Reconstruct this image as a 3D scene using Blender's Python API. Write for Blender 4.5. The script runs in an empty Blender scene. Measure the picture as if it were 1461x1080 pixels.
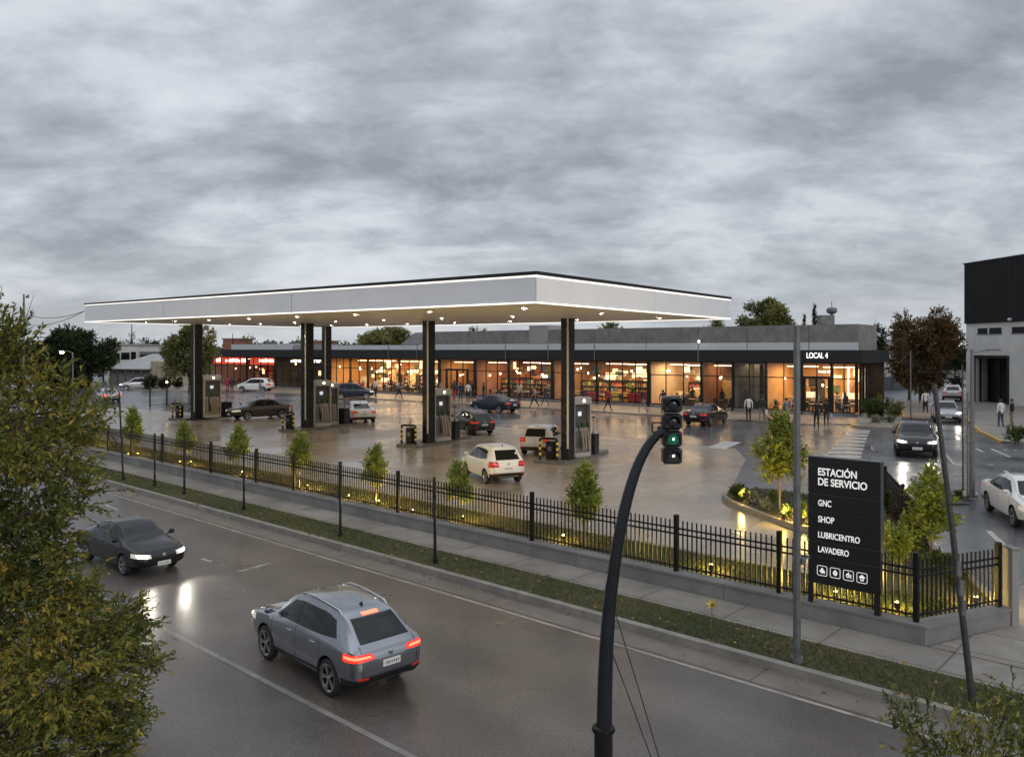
import bpy, bmesh, math, random
import numpy as np
from mathutils import Vector, Matrix
R = math.radians
random.seed(7); np.random.seed(7)
SC = bpy.context.scene
COL = SC.collection
F, CX, HY, H = 1160.0, 730.5, 498.0, 5.2      # focal length (px), principal column, horizon row, eye height
ROADZ = -0.13

def G(px, py, z=0.0):
    Y = F * (H - z) / (py - HY)
    return Vector(((px - CX) / F * Y, Y, z))
def P(px, py, Y):
    return Vector(((px - CX) / F * Y, Y, H - (py - HY) / F * Y))

# ------------------------------------------------------------------ objects
def tag(o, label=None, cat=None, group=None, kind=None):
    if label: o['label'] = label
    if cat: o['category'] = cat
    if group: o['group'] = group
    if kind: o['kind'] = kind
    return o
def thing(name, label, cat, loc=(0, 0, 0), rz=0.0, group=None, scale=1.0):
    o = bpy.data.objects.new(name, None); COL.objects.link(o)
    o.empty_display_size = 0.2
    o.location = loc; o.rotation_euler = (0, 0, rz); o.scale = (scale,) * 3
    return tag(o, label, cat, group)
def link_mesh(name, me, parent=None, loc=None, rz=0.0):
    o = bpy.data.objects.new(name, me); COL.objects.link(o)
    if parent is not None: o.parent = parent
    if loc is not None: o.location = loc
    o.rotation_euler = (0, 0, rz)
    return o
def copy_tree(o, parent=None):
    c = o.copy(); COL.objects.link(c); c.parent = parent
    for ch in list(o.children): copy_tree(ch, c)
    return c
def place_copy(src, loc, rz=0.0, label=None, group=None, scale=None):
    c = copy_tree(src); c.location = loc; c.rotation_euler = (0, 0, rz)
    if scale: c.scale = (scale,) * 3
    if label: c['label'] = label
    if group: c['group'] = group
    return c

class MB:
    def __init__(s): s.v = []; s.f = []; s.m = []; s.mi = 0
    def add(s, vs, fs, mi=None):
        b = len(s.v); s.v.extend([tuple(x) for x in vs])
        for f in fs: s.f.append(tuple(b + i for i in f)); s.m.append(s.mi if mi is None else mi)
        return s
    def box(s, c, d, rz=0.0, mi=None, taper=1.0, rot=None):
        hx, hy, hz = d[0] / 2, d[1] / 2, d[2] / 2
        vs = []
        M = rot if rot is not None else Matrix.Rotation(rz, 3, 'Z')
        for z, k in ((-hz, 1.0), (hz, taper)):
            for x, y in ((-hx, -hy), (hx, -hy), (hx, hy), (-hx, hy)):
                vs.append(Vector(c) + M @ Vector((x * k, y * k, z)))
        return s.add(vs, [(3, 2, 1, 0), (4, 5, 6, 7), (0, 1, 5, 4), (1, 2, 6, 5), (2, 3, 7, 6), (3, 0, 4, 7)], mi)
    def bbox(s, c, d, b=0.01, rz=0.0, mi=None):      # chamfered box
        x, y, z = d[0] / 2, d[1] / 2, d[2] / 2
        b = min(b, x * .9, y * .9, z * .9)
        vs = []; M = Matrix.Rotation(rz, 3, 'Z')
        def ring(zz, i):
            q = []
            for sx, sy in ((-1, -1), (1, -1), (1, 1), (-1, 1)):
                a = (sx * (x - i), sy * (y - i - b)); e = (sx * (x - i - b), sy * (y - i))
                q += ([a, e] if sx * sy < 0 else [e, a]) if False else ([e, a] if (sx, sy) in ((1, -1), (-1, 1)) else [a, e])
            return [Vector(c) + M @ Vector((p[0], p[1], zz)) for p in q]
        for zz, i in ((-z, b), (-z + b, 0), (z - b, 0), (z, b)): vs += ring(zz, i)
        fs = [tuple(range(7, -1, -1)), tuple(range(24, 32))]
        for k in range(3):
            for j in range(8):
                a = k * 8 + j; e = k * 8 + (j + 1) % 8
                fs.append((a, e, e + 8, a + 8))
        return s.add(vs, fs, mi)
    def beam(s, a, b, w, h, mi=None, up=(0, 0, 1)):
        a = Vector(a); b = Vector(b); d = (b - a); L = d.length
        if L < 1e-6: return s
        d.normalize(); u = Vector(up)
        if abs(d.dot(u)) > .98: u = Vector((1, 0, 0))
        x = d.cross(u).normalized(); y = x.cross(d).normalized()
        vs = []
        for p in (a, b):
            for i, j in ((-1, -1), (1, -1), (1, 1), (-1, 1)): vs.append(p + x * (i * w / 2) + y * (j * h / 2))
        return s.add(vs, [(3, 2, 1, 0), (4, 5, 6, 7), (0, 1, 5, 4), (1, 2, 6, 5), (2, 3, 7, 6), (3, 0, 4, 7)], mi)
    def tube(s, pts, r, n=8, mi=None, cap=True):
        pts = [Vector(p) for p in pts]; m = len(pts)
        rs = r if isinstance(r, (list, tuple)) else [r] * m
        vs = []; px = None
        for i, p in enumerate(pts):
            d = (pts[min(i + 1, m - 1)] - pts[max(i - 1, 0)])
            d = d.normalized() if d.length > 1e-9 else Vector((0, 0, 1))
            if px is None:
                a = Vector((1, 0, 0)) if abs(d.x) < .9 else Vector((0, 1, 0))
                px = (a - d * a.dot(d)).normalized()
            else:
                px = px - d * px.dot(d); px = px.normalized() if px.length > 1e-6 else Vector((1, 0, 0))
            py = d.cross(px)
            for k in range(n):
                t = 2 * math.pi * k / n
                vs.append(p + (px * math.cos(t) + py * math.sin(t)) * rs[i])
        fs = []
        for i in range(m - 1):
            for k in range(n):
                k2 = (k + 1) % n
                fs.append((i * n + k, i * n + k2, (i + 1) * n + k2, (i + 1) * n + k))
        if cap: fs += [tuple(range(n - 1, -1, -1)), tuple(range((m - 1) * n, m * n))]
        return s.add(vs, fs, mi)
    def cyl(s, c, r, h, n=16, mi=None, r2=None):
        c = Vector(c)
        return s.tube([c, c + Vector((0, 0, h))], [r, r if r2 is None else r2], n, mi)
    def lathe(s, prof, n=24, axis='Z', c=(0, 0, 0), mi=None):
        vs = []; m = len(prof)
        for k in range(n):
            t = 2 * math.pi * k / n
            for r, h in prof:
                if axis == 'Z': p = (r * math.cos(t), r * math.sin(t), h)
                elif axis == 'Y': p = (r * math.cos(t), h, r * math.sin(t))
                else: p = (h, r * math.cos(t), r * math.sin(t))
                vs.append((p[0] + c[0], p[1] + c[1], p[2] + c[2]))
        fs = []
        for k in range(n):
            k2 = (k + 1) % n
            for j in range(m - 1): fs.append((k * m + j, k2 * m + j, k2 * m + j + 1, k * m + j + 1))
        return s.add(vs, fs, mi)
    def sphere(s, c, r, nu=12, nv=8, mi=None):
        rx, ry, rz = r if isinstance(r, (tuple, list)) else (r, r, r)
        vs = []
        for j in range(nv + 1):
            a = math.pi * j / nv
            for i in range(nu):
                t = 2 * math.pi * i / nu
                vs.append((c[0] + rx * math.sin(a) * math.cos(t), c[1] + ry * math.sin(a) * math.sin(t), c[2] - rz * math.cos(a)))
        fs = []
        for j in range(nv):
            for i in range(nu):
                i2 = (i + 1) % nu
                fs.append((j * nu + i, j * nu + i2, (j + 1) * nu + i2, (j + 1) * nu + i))
        return s.add(vs, fs, mi)
    def prism(s, poly, z0, z1, mi=None, top=True, bot=True):
        n = len(poly)
        ar = sum(poly[i][0] * poly[(i + 1) % n][1] - poly[(i + 1) % n][0] * poly[i][1] for i in range(n))
        if ar < 0: poly = poly[::-1]
        vs = [(p[0], p[1], z0) for p in poly] + [(p[0], p[1], z1) for p in poly]
        fs = [(i, (i + 1) % n, n + (i + 1) % n, n + i) for i in range(n)]
        if top: fs.append(tuple(range(n, 2 * n)))
        if bot: fs.append(tuple(range(n - 1, -1, -1)))
        return s.add(vs, fs, mi)
    def quad(s, a, b, c, d, mi=None): return s.add([a, b, c, d], [(0, 1, 2, 3)], mi)
    def mesh(s, name, mats, smooth=False, fixn=False):
        me = bpy.data.meshes.new(name); me.from_pydata(s.v, [], s.f)
        for m in (mats if isinstance(mats, (list, tuple)) else [mats]): me.materials.append(m)
        me.polygons.foreach_set('material_index', s.m)
        if fixn:
            bm = bmesh.new(); bm.from_mesh(me)
            bmesh.ops.recalc_face_normals(bm, faces=bm.faces); bm.to_mesh(me); bm.free()
        if smooth:
            me.polygons.foreach_set('use_smooth', [True] * len(me.polygons))
            try: me.set_sharp_from_angle(angle=R(40))
            except Exception: pass
        me.update(); return me
    def build(s, name, mats, parent=None, loc=None, rz=0.0, smooth=False, fixn=False):
        return link_mesh(name, s.mesh(name, mats, smooth, fixn), parent, loc, rz)

# ------------------------------------------------------------------ materials
def nodes(m):
    m.use_nodes = True; nt = m.node_tree
    return nt, nt.nodes, nt.links
_M = {}
def mat(name, col, rough=.6, metal=0.0, var=.12, scale=4.0, bump=0.0, bscale=None, coat=0.0, emit=None, estr=0.0, spec=.5, rvar=0.0, coords='Object', col2=None):
    if name in _M: return _M[name]
    m = bpy.data.materials.new(name); nt, N, L = nodes(m)
    b = N['Principled BSDF']
    b.inputs['Roughness'].default_value = rough; b.inputs['Metallic'].default_value = metal
    b.inputs['Coat Weight'].default_value = coat; b.inputs['Coat Roughness'].default_value = .04
    b.inputs['Specular IOR Level'].default_value = spec
    tc = N.new('ShaderNodeTexCoord')
    nz = N.new('ShaderNodeTexNoise'); nz.inputs['Scale'].default_value = scale; nz.inputs['Detail'].default_value = 6
    nz.inputs['Roughness'].default_value = .6
    L.new(tc.outputs[coords], nz.inputs['Vector'])
    rp = N.new('ShaderNodeValToRGB'); rp.color_ramp.elements[0].position = .3; rp.color_ramp.elements[1].position = .7
    c2 = col2 or tuple(min(1, c * (1 + var)) for c in col)
    rp.color_ramp.elements[0].color = (*[c * (1 - var) for c in col], 1)
    rp.color_ramp.elements[1].color = (*c2, 1)
    L.new(nz.outputs['Fac'], rp.inputs['Fac']); L.new(rp.outputs['Color'], b.inputs['Base Color'])
    if rvar:
        mr = N.new('ShaderNodeMapRange'); mr.inputs['From Min'].default_value = .3; mr.inputs['From Max'].default_value = .7
        mr.inputs['To Min'].default_value = max(.02, rough - rvar); mr.inputs['To Max'].default_value = min(1, rough + rvar)
        L.new(nz.outputs['Fac'], mr.inputs['Value']); L.new(mr.outputs['Result'], b.inputs['Roughness'])
    if bump:
        n2 = N.new('ShaderNodeTexNoise'); n2.inputs['Scale'].default_value = bscale or scale * 8; n2.inputs['Detail'].default_value = 4
        L.new(tc.outputs[coords], n2.inputs['Vector'])
        bp = N.new('ShaderNodeBump'); bp.inputs['Strength'].default_value = bump; bp.inputs['Distance'].default_value = .02
        L.new(n2.outputs['Fac'], bp.inputs['Height']); L.new(bp.outputs['Normal'], b.inputs['Normal'])
    if emit:
        b.inputs['Emission Color'].default_value = (*emit, 1); b.inputs['Emission Strength'].default_value = estr
    _M[name] = m; return m
def emis(name, col, s):
    if name in _M: return _M[name]
    m = bpy.data.materials.new(name); nt, N, L = nodes(m); b = N['Principled BSDF']
    b.inputs['Base Color'].default_value = (*[min(.8, c) for c in col], 1)
    b.inputs['Emission Color'].default_value = (*col, 1); b.inputs['Emission Strength'].default_value = s
    _M[name] = m; return m

def glass_mat(name, tint=(.9, .93, .95), refl=1.0):
    m = bpy.data.materials.new(name); nt, N, L = nodes(m); N.remove(N['Principled BSDF'])
    out = N['Material Output']
    tr = N.new('ShaderNodeBsdfTransparent'); tr.inputs['Color'].default_value = (*tint, 1)
    gl = N.new('ShaderNodeBsdfGlossy'); gl.inputs['Roughness'].default_value = .02
    fr = N.new('ShaderNodeLayerWeight'); fr.inputs['Blend'].default_value = .5
    pw = N.new('ShaderNodeMath'); pw.operation = 'POWER'; pw.inputs[1].default_value = 5; L.new(fr.outputs['Facing'], pw.inputs[0])
    mu = N.new('ShaderNodeMath'); mu.operation = 'MULTIPLY_ADD'; mu.inputs[1].default_value = .9 * refl; mu.inputs[2].default_value = .06 * refl
    mx = N.new('ShaderNodeMixShader')
    L.new(pw.outputs[0], mu.inputs[0]); L.new(mu.outputs[0], mx.inputs['Fac'])
    L.new(tr.outputs[0], mx.inputs[1]); L.new(gl.outputs[0], mx.inputs[2]); L.new(mx.outputs[0], out.inputs['Surface'])
    return m

def leaf_mat(name, c1, c2, c3):
    m = bpy.data.materials.new(name); nt, N, L = nodes(m); b = N['Principled BSDF']
    at = N.new('ShaderNodeAttribute'); at.attribute_name = 'tint'
    rp = N.new('ShaderNodeValToRGB'); e = rp.color_ramp.elements
    e[0].color = (*c1, 1); e[1].color = (*c3, 1); k = rp.color_ramp.elements.new(.55); k.color = (*c2, 1)
    L.new(at.outputs['Fac'], rp.inputs['Fac']); L.new(rp.outputs['Color'], b.inputs['Base Color'])
    b.inputs['Roughness'].default_value = .5; b.inputs['Specular IOR Level'].default_value = .35
    tl = N.new('ShaderNodeBsdfTranslucent'); L.new(rp.outputs['Color'], tl.inputs['Color'])
    mx = N.new('ShaderNodeMixShader'); mx.inputs['Fac'].default_value = .3
    L.new(b.outputs[0], mx.inputs[1]); L.new(tl.outputs[0], mx.inputs[2]); L.new(mx.outputs[0], N['Material Output'].inputs['Surface'])
    return m

def ground_mat(name, ca, cb, rough_lo, rough_hi, patch=.25, fine=60.0, joints=None, grit=.25, crack=False, bump=.12, stain=None, tracks=False):
    """wet paving: patches of damp and dry, fine grit, optional slab joints (angle, w, h) and cracks; world-space coordinates"""
    m = bpy.data.materials.new(name); nt, N, L = nodes(m); b = N['Principled BSDF']
    geo = N.new('ShaderNodeNewGeometry'); pos = geo.outputs['Position']
    def noise(sc, det=6, rg=.6, dist=0.0, vec=None):
        n = N.new('ShaderNodeTexNoise'); n.inputs['Scale'].default_value = sc; n.inputs['Detail'].default_value = det
        n.inputs['Roughness'].default_value = rg; n.inputs['Distortion'].default_value = dist
        L.new(vec or pos, n.inputs['Vector']); return n.outputs['Fac']
    def rng(v, a, c, d, e):
        r = N.new('ShaderNodeMapRange'); r.inputs['From Min'].default_value = a; r.inputs['From Max'].default_value = c
        r.inputs['To Min'].default_value = d; r.inputs['To Max'].default_value = e; L.new(v, r.inputs['Value']); return r.outputs['Result']
    def mul(col, f):
        x = N.new('ShaderNodeMix'); x.data_type = 'RGBA'; x.blend_type = 'MULTIPLY'; x.inputs['Factor'].default_value = 1
        L.new(col, x.inputs['A']); L.new(f, x.inputs['B']); return x.outputs['Result']
    big = noise(patch, 4, .5, .2)
    mid = noise(patch * 6, 6, .65, .3)
    fin = noise(fine, 3, .7)
    mx = N.new('ShaderNodeMix'); mx.data_type = 'RGBA'
    mx.inputs['A'].default_value = (*ca, 1); mx.inputs['B'].default_value = (*cb, 1)
    L.new(rng(big, .35, .65, 0, 1), mx.inputs['Factor'])
    col = mul(mx.outputs['Result'], rng(mid, .25, .75, .78, 1.2))
    col = mul(col, rng(fin, .2, .8, 1 - grit, 1 + grit))
    if stain:
        st = noise(stain, 7, .65, .3)
        col = mul(col, rng(st, .5, .75, 1.0, .72))
    if crack:
        vo = N.new('ShaderNodeTexVoronoi'); vo.feature = 'DISTANCE_TO_EDGE'; vo.inputs['Scale'].default_value = .13
        ad = N.new('ShaderNodeVectorMath'); ad.operation = 'ADD'
        nn = N.new('ShaderNodeTexNoise'); nn.inputs['Scale'].default_value = .9; nn.inputs['Detail'].default_value = 5; L.new(pos, nn.inputs['Vector'])
        sc = N.new('ShaderNodeVectorMath'); sc.operation = 'SCALE'; sc.inputs['Scale'].default_value = 1.4
        L.new(nn.outputs['Color'], sc.inputs[0]); L.new(pos, ad.inputs[0]); L.new(sc.outputs[0], ad.inputs[1]); L.new(ad.outputs[0], vo.inputs['Vector'])
        col = mul(col, rng(vo.outputs['Distance'], 0.0, .0025, .72, 1))
    if tracks:       # slightly polished wheel paths along the road
        dt = N.new('ShaderNodeVectorMath'); dt.operation = 'DOT_PRODUCT'; dt.inputs[1].default_value = (.675, .738, 0); L.new(pos, dt.inputs[0])
        sn = N.new('ShaderNodeMath'); sn.operation = 'SINE'; ml = N.new('ShaderNodeMath'); ml.operation = 'MULTIPLY_ADD'; ml.inputs[1].default_value = 3.6; ml.inputs[2].default_value = .5
        L.new(dt.outputs['Value'], ml.inputs[0]); L.new(ml.outputs[0], sn.inputs[0]); col = mul(col, rng(sn.outputs[0], -1, 1, .87, 1.07))
    if joints:
        ang, bw, bh, dark, off = joints
        mp = N.new('ShaderNodeMapping'); mp.inputs['Rotation'].default_value = (0, 0, ang); L.new(pos, mp.inputs['Vector'])
        br = N.new('ShaderNodeTexBrick'); br.offset = off; br.inputs['Scale'].default_value = 1; br.inputs['Brick Width'].default_value = bw
        br.inputs['Row Height'].default_value = bh; br.inputs['Mortar Size'].default_value = .025; br.inputs['Mortar Smooth'].default_value = .3
        br.inputs['Color1'].default_value = (1, 1, 1, 1); br.inputs['Color2'].default_value = (.88, .88, .88, 1); br.inputs['Mortar'].default_value = (dark,) * 3 + (1,)
        L.new(mp.outputs[0], br.inputs['Vector']); col = mul(col, br.outputs['Color'])
    L.new(col, b.inputs['Base Color'])
    ro = rng(noise(patch * 2.2, 4, .5, .1), .36, .66, rough_lo, rough_hi); L.new(ro, b.inputs['Roughness'])
    bp = N.new('ShaderNodeBump'); bp.inputs['Strength'].default_value = bump; bp.inputs['Distance'].default_value = .01
    L.new(fin, bp.inputs['Height']); L.new(bp.outputs['Normal'], b.inputs['Normal'])
    return m

M = {}
M['black_metal'] = mat('black painted metal', (.007, .007, .008), .42, .0, .2, 5, .05, rvar=.08, spec=.3)
M['dark_steel'] = mat('dark steel column', (.03, .028, .026), .3, .6, .2, 3, rvar=.1)
M['grey_metal'] = mat('galvanised steel', (.17, .175, .18), .45, .6, .2, 6, .1, rvar=.1)
M['pole_blue'] = mat('dark blue grey pole paint', (.012, .015, .021), .3, .2, .25, 4, .05, rvar=.08)
M['white_panel'] = mat('white aluminium panel', (.84, .85, .87), .35, .0, .04, .8)
M['soffit'] = mat('soffit panel', (.68, .67, .66), .4, .0, .06, 1.0)
M['led'] = emis('led strip light', (1, .93, .82), .85)
M['downlight'] = emis('downlight lens', (1, .8, .55), 800)
M['concrete'] = mat('cast concrete', (.2, .195, .19), .8, 0, .25, 1.4, .25, 30)
M['concrete_l'] = mat('pale concrete', (.29, .285, .28), .75, 0, .18, .5, .15, 12)
M['kerb'] = mat('kerb concrete', (.24, .225, .2), .7, 0, .25, 2.5, .3, 40)
M['fascia_black'] = mat('charcoal fascia cladding', (.01, .0105, .012), .5, 0, .15, 1, rvar=.06)
M['strip'] = mat('light grey cladding strip', (.55, .57, .6), .4, 0, .05, .4)
M['mullion'] = mat('bronze black mullion', (.014, .011, .009), .4, .3, .15, 2)
M['rubber'] = mat('tyre rubber', (.014, .014, .014), .75, 0, .2, 10)
M['black_plastic'] = mat('black plastic', (.012, .012, .013), .5, 0, .15, 6)
M['car_glass'] = mat('tinted car glass', (.008, .01, .011), .01, 0, .1, 1, spec=.45)
M['rim'] = mat('alloy rim', (.42, .43, .44), .3, .9, .1, 3)
M['chrome'] = mat('chrome', (.6, .6, .6), .15, 1, .05, 3)
M['plate'] = mat('number plate', (.7, .7, .68), .5, 0, .05, 9)
M['tail_dim'] = mat('tail lamp lens', (.16, .008, .008), .12, 0, .1, 5, emit=(1, .04, .02), estr=.16)
M['tail_lit'] = mat('lit tail lamp', (.5, .02, .015), .15, 0, .1, 5, emit=(1, .04, .015), estr=.7)
M['tail_core'] = emis('lit tail lamp core', (1, .1, .05), 3)
M['tail_core_dim'] = mat('dim tail lamp core', (.3, .02, .015), .12, 0, .1, 5, emit=(1, .06, .03), estr=.3)
M['head_dim'] = mat('head lamp lens', (.5, .5, .5), .1, .3, .1, 9, emit=(1, .85, .65), estr=.25)
M['head_lit'] = emis('lit head lamp', (1, .92, .76), 12)
M['wood'] = mat('warm timber lining', (.5, .28, .12), .5, 0, .25, 2)
M['white'] = mat('white paint', (.78, .78, .77), .5, 0, .06, 3)
M['line'] = mat('worn road paint', (.42, .4, .36), .55, 0, .35, 2.2, rvar=.1)
M['line_y'] = mat('worn yellow kerb paint', (.5, .3, .05), .6, 0, .3, 3)
M['yellow'] = mat('safety yellow', (.75, .5, .03), .4, 0, .1, 4)
M['glass'] = glass_mat('shop window glass')
M['bark'] = mat('bark', (.09, .065, .045), .85, 0, .35, 9, .5, 30)
M['bark_dark'] = mat('dark bark', (.035, .026, .018), .85, 0, .35, 9, .5, 30)
M['bark_l'] = mat('pale bark', (.2, .15, .09), .8, 0, .3, 12, .4, 40)
M['soil'] = mat('garden soil', (.06, .042, .03), .9, 0, .4, 4, .6, 25)
# ------------------------------------------------------------------ camera, sky, light
cam = bpy.data.cameras.new('camera'); co = bpy.data.objects.new('camera', cam); COL.objects.link(co); SC.camera = co
co.location = (0, 0, H); co.rotation_euler = (R(90), 0, 0)
cam.sensor_width = 36; cam.lens = F / 1461 * 36; cam.shift_y = -42 / 1461; cam.clip_end = 3000; cam.clip_start = .1

W = bpy.data.worlds.new('World'); SC.world = W; W.use_nodes = True
nt = W.node_tree; N = nt.nodes; L = nt.links
bg = N['Background']; bg.inputs['Strength'].default_value = .1
SUN_EL, SUN_AZ = R(24), R(150)
sky = N.new('ShaderNodeTexSky'); sky.sky_type = 'NISHITA'; sky.sun_disc = False; sky.sun_elevation = SUN_EL; sky.sun_rotation = SUN_AZ
tc = N.new('ShaderNodeTexCoord'); sp = N.new('ShaderNodeSeparateXYZ'); L.new(tc.outputs['Generated'], sp.inputs[0])
def wm(op, a, b=None, c=None):
    n = N.new('ShaderNodeMath'); n.operation = op
    for i, v in enumerate((a, b, c)):
        if v is None: continue
        if isinstance(v, (int, float)): n.inputs[i].default_value = v
        else: L.new(v, n.inputs[i])
    return n.outputs[0]
zc = wm('MAXIMUM', sp.outputs['Z'], 0.0)
den = wm('ADD', zc, .3)
cx = wm('DIVIDE', sp.outputs['X'], den); cy = wm('DIVIDE', sp.outputs['Y'], den)
cb = N.new('ShaderNodeCombineXYZ'); L.new(cx, cb.inputs[0]); L.new(cy, cb.inputs[1]); cb.inputs[2].default_value = 3.7
def wnoise(sc, det, rg, dist, sx=1.0, sy=1.0, off=(0, 0, 0)):
    mp = N.new('ShaderNodeMapping'); mp.inputs['Scale'].default_value = (sx, sy, 1); mp.inputs['Location'].default_value = off
    L.new(cb.outputs[0], mp.inputs['Vector'])
    n = N.new('ShaderNodeTexNoise'); n.inputs['Scale'].default_value = sc; n.inputs['Detail'].default_value = det
    n.inputs['Roughness'].default_value = rg; n.inputs['Distortion'].default_value = dist
    L.new(mp.outputs[0], n.inputs['Vector']); return n.outputs['Fac']
n1 = wnoise(1.2, 5, .5, .25, 1, 1.1, (2.1, 1.7, 0))
n2 = wnoise(3.1, 12, .58, .3, 1, 1.15, (4.3, 2.2, 0))
n3 = wnoise(7.5, 10, .6, .15, .8, 1.25, (9.1, 5.0, 0))
s = wm('ADD', wm('ADD', wm('MULTIPLY', n1, .46), wm('MULTIPLY', n2, .38)), wm('MULTIPLY', n3, .16))
rp = N.new('ShaderNodeValToRGB'); L.new(s, rp.inputs['Fac'])
e = rp.color_ramp.elements
e[0].position = .41; e[0].color = (1.9, 2.08, 2.36, 1)
e[1].position = .63; e[1].color = (5.0, 5.2, 5.55, 1)
for p, c in ((.46, (2.6, 2.8, 3.12)), (.51, (3.4, 3.6, 3.95)), (.555, (4.25, 4.45, 4.8))):
    k = rp.color_ramp.elements.new(p); k.color = (*c, 1)
# paler veil towards the horizon, brighter cloud overhead
hz = N.new('ShaderNodeMapRange'); hz.interpolation_type = 'SMOOTHSTEP'; L.new(sp.outputs['Z'], hz.inputs['Value'])
hz.inputs['From Min'].default_value = .0; hz.inputs['From Max'].default_value = .16; hz.inputs['To Min'].default_value = .5; hz.inputs['To Max'].default_value = 0
mh = N.new('ShaderNodeMix'); mh.data_type = 'RGBA'; L.new(hz.outputs['Result'], mh.inputs['Factor']); L.new(rp.outputs['Color'], mh.inputs['A'])
mh.inputs['B'].default_value = (3.7, 3.9, 4.25, 1)
zen = N.new('ShaderNodeMapRange'); zen.interpolation_type = 'SMOOTHSTEP'; L.new(sp.outputs['Z'], zen.inputs['Value'])
zen.inputs['From Min'].default_value = .45; zen.inputs['From Max'].default_value = .95; zen.inputs['To Min'].default_value = 1; zen.inputs['To Max'].default_value = 1.7
vm = N.new('ShaderNodeVectorMath'); vm.operation = 'SCALE'; L.new(mh.outputs['Result'], vm.inputs[0]); L.new(zen.outputs['Result'], vm.inputs['Scale'])
ms = N.new('ShaderNodeMix'); ms.data_type = 'RGBA'; ms.inputs['Factor'].default_value = .94
L.new(sky.outputs[0], ms.inputs['A']); L.new(vm.outputs[0], ms.inputs['B'])
L.new(ms.outputs['Result'], bg.inputs['Color'])

sl = bpy.data.lights.new('sun', 'SUN'); sl.energy = .6; sl.angle = R(25); sl.color = (1, .95, .88)
so = bpy.data.objects.new('sun', sl); COL.objects.link(so)
so.rotation_euler = Vector((-math.sin(SUN_AZ) * math.cos(SUN_EL), -math.cos(SUN_AZ) * math.cos(SUN_EL), -math.sin(SUN_EL))).to_track_quat('-Z', 'Y').to_euler()

SC.view_settings.view_transform = 'Standard'; SC.view_settings.look = 'None'; SC.view_settings.exposure = 0.58; SC.view_settings.gamma = 1
cy_ = SC.cycles
cy_.use_denoising = True
try: cy_.denoiser = 'OPENIMAGEDENOISE'; cy_.denoising_input_passes = 'RGB_ALBEDO_NORMAL'
except Exception: pass
cy_.sample_clamp_indirect = 4.0; cy_.sample_clamp_direct = 0.0
cy_.max_bounces = 7; cy_.diffuse_bounces = 3; cy_.glossy_bounces = 3; cy_.transmission_bounces = 2; cy_.transparent_max_bounces = 12
cy_.caustics_reflective = False; cy_.caustics_refractive = False

# ------------------------------------------------------------------ road frame: s runs away to the left, p across it
UR = Vector((-.738, .675)); NR = Vector((.675, .738))
RANG = math.atan2(UR.y, UR.x)
def SPt(s, p, z=0.0): return Vector((UR.x * s + NR.x * p, UR.y * s + NR.y * p, z))
def s_at_px(px, p):
    r = (px - CX) / F                       # X = r*Y
    # UR.x*s+NR.x*p = r*(UR.y*s+NR.y*p)
    return p * (r * NR.y - NR.x) / (UR.x - r * UR.y)
def strip(name, s0, s1, p0, p1, z0, z1, m, kind='structure', n=1):
    mb = MB(); q = [SPt(s0, p0), SPt(s1, p0), SPt(s1, p1), SPt(s0, p1)]
    mb.prism([(v.x, v.y) for v in q], z0, z1)
    o = mb.build(name, m); return tag(o, kind=kind)

m_earth = ground_mat('distant earth', (.06, .06, .055), (.09, .085, .075), .6, .9, .05, 8)
m_road = ground_mat('damp road asphalt', (.086, .075, .067), (.122, .105, .093), .26, .46, .12, 24, grit=.6, crack=True, bump=.3, stain=.5, tracks=True)
m_side = ground_mat('damp side street asphalt', (.085, .087, .093), (.125, .125, .128), .2, .45, .14, 45, grit=.22, crack=True, bump=.2, stain=.4)
m_pad = ground_mat('wet forecourt concrete', (.29, .245, .195), (.37, .315, .255), .17, .36, .09, 24, grit=.14, bump=.06, joints=(R(-52), 6.2, 4.6, .38, .5), stain=.35)
m_lane = ground_mat('wet service lane', (.085, .087, .095), (.13, .13, .134), .17, .32, .06, 34, grit=.12, bump=.05, stain=.25)
m_walk = ground_mat('sidewalk slabs', (.23, .21, .185), (.31, .285, .25), .5, .75, .3, 40, joints=(-RANG, 1.9, 1.2, .5, 0), stain=.8)
m_swalk = ground_mat('shop walkway', (.25, .2, .16), (.34, .28, .22), .25, .5, .2, 30, joints=(R(-51), 2.0, 2.0, .6, 0))
m_gutter = ground_mat('gutter slab', (.15, .13, .115), (.2, .175, .15), .4, .65, .3, 40, joints=(-RANG, 3.0, 30, .5, 0), stain=1.0)
m_turf = ground_mat('turf soil', (.05, .05, .022), (.1, .075, .04), .85, .95, .5, 25, grit=.5, bump=.6)

g = MB(); g.quad((-900, -40, -.22), (900, -40, -.22), (900, 1600, -.22), (-900, 1600, -.22)); tag(g.build('ground', m_earth), kind='structure')
strip('road', -40, 130, 3.2, 12.86, -.35, ROADZ, m_road)
strip('gutter', -40, 130, 12.22, 12.86, -.3, ROADZ + .006, m_gutter)
strip('kerb', -40, 130, 12.86, 13.02, -.3, .015, M['kerb'])
strip('verge', -40, 130, 13.02, 14.27, -.3, -.012, m_turf)
strip('sidewalk', -20, 130, 14.27, 15.38, -.3, .0, m_walk)
tag(MB().prism([(p.x, p.y) for p in (SPt(-20, 15.38), SPt(4.2, 15.38), Vector((9.4, 15.25, 0)), Vector((9.75, 16.8, 0)), Vector((11.5, 18.3, 0)), Vector((24, 22, 0)), Vector((34, 5, 0)))], -.3, .02).build('corner_pavement', m_walk), kind='structure')
# near pavement under the traffic light and the two near trees (below the frame)
nearp = [(-60, 59.2), (-4.1, 8.1), (-1.0, 8.6), (0.2, 9.55), (14, 9.6), (40, 9.0), (40, -20), (-60, -20)]
tag(MB().prism(nearp, -.3, -.02).build('near_pavement', m_walk), kind='structure')

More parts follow.
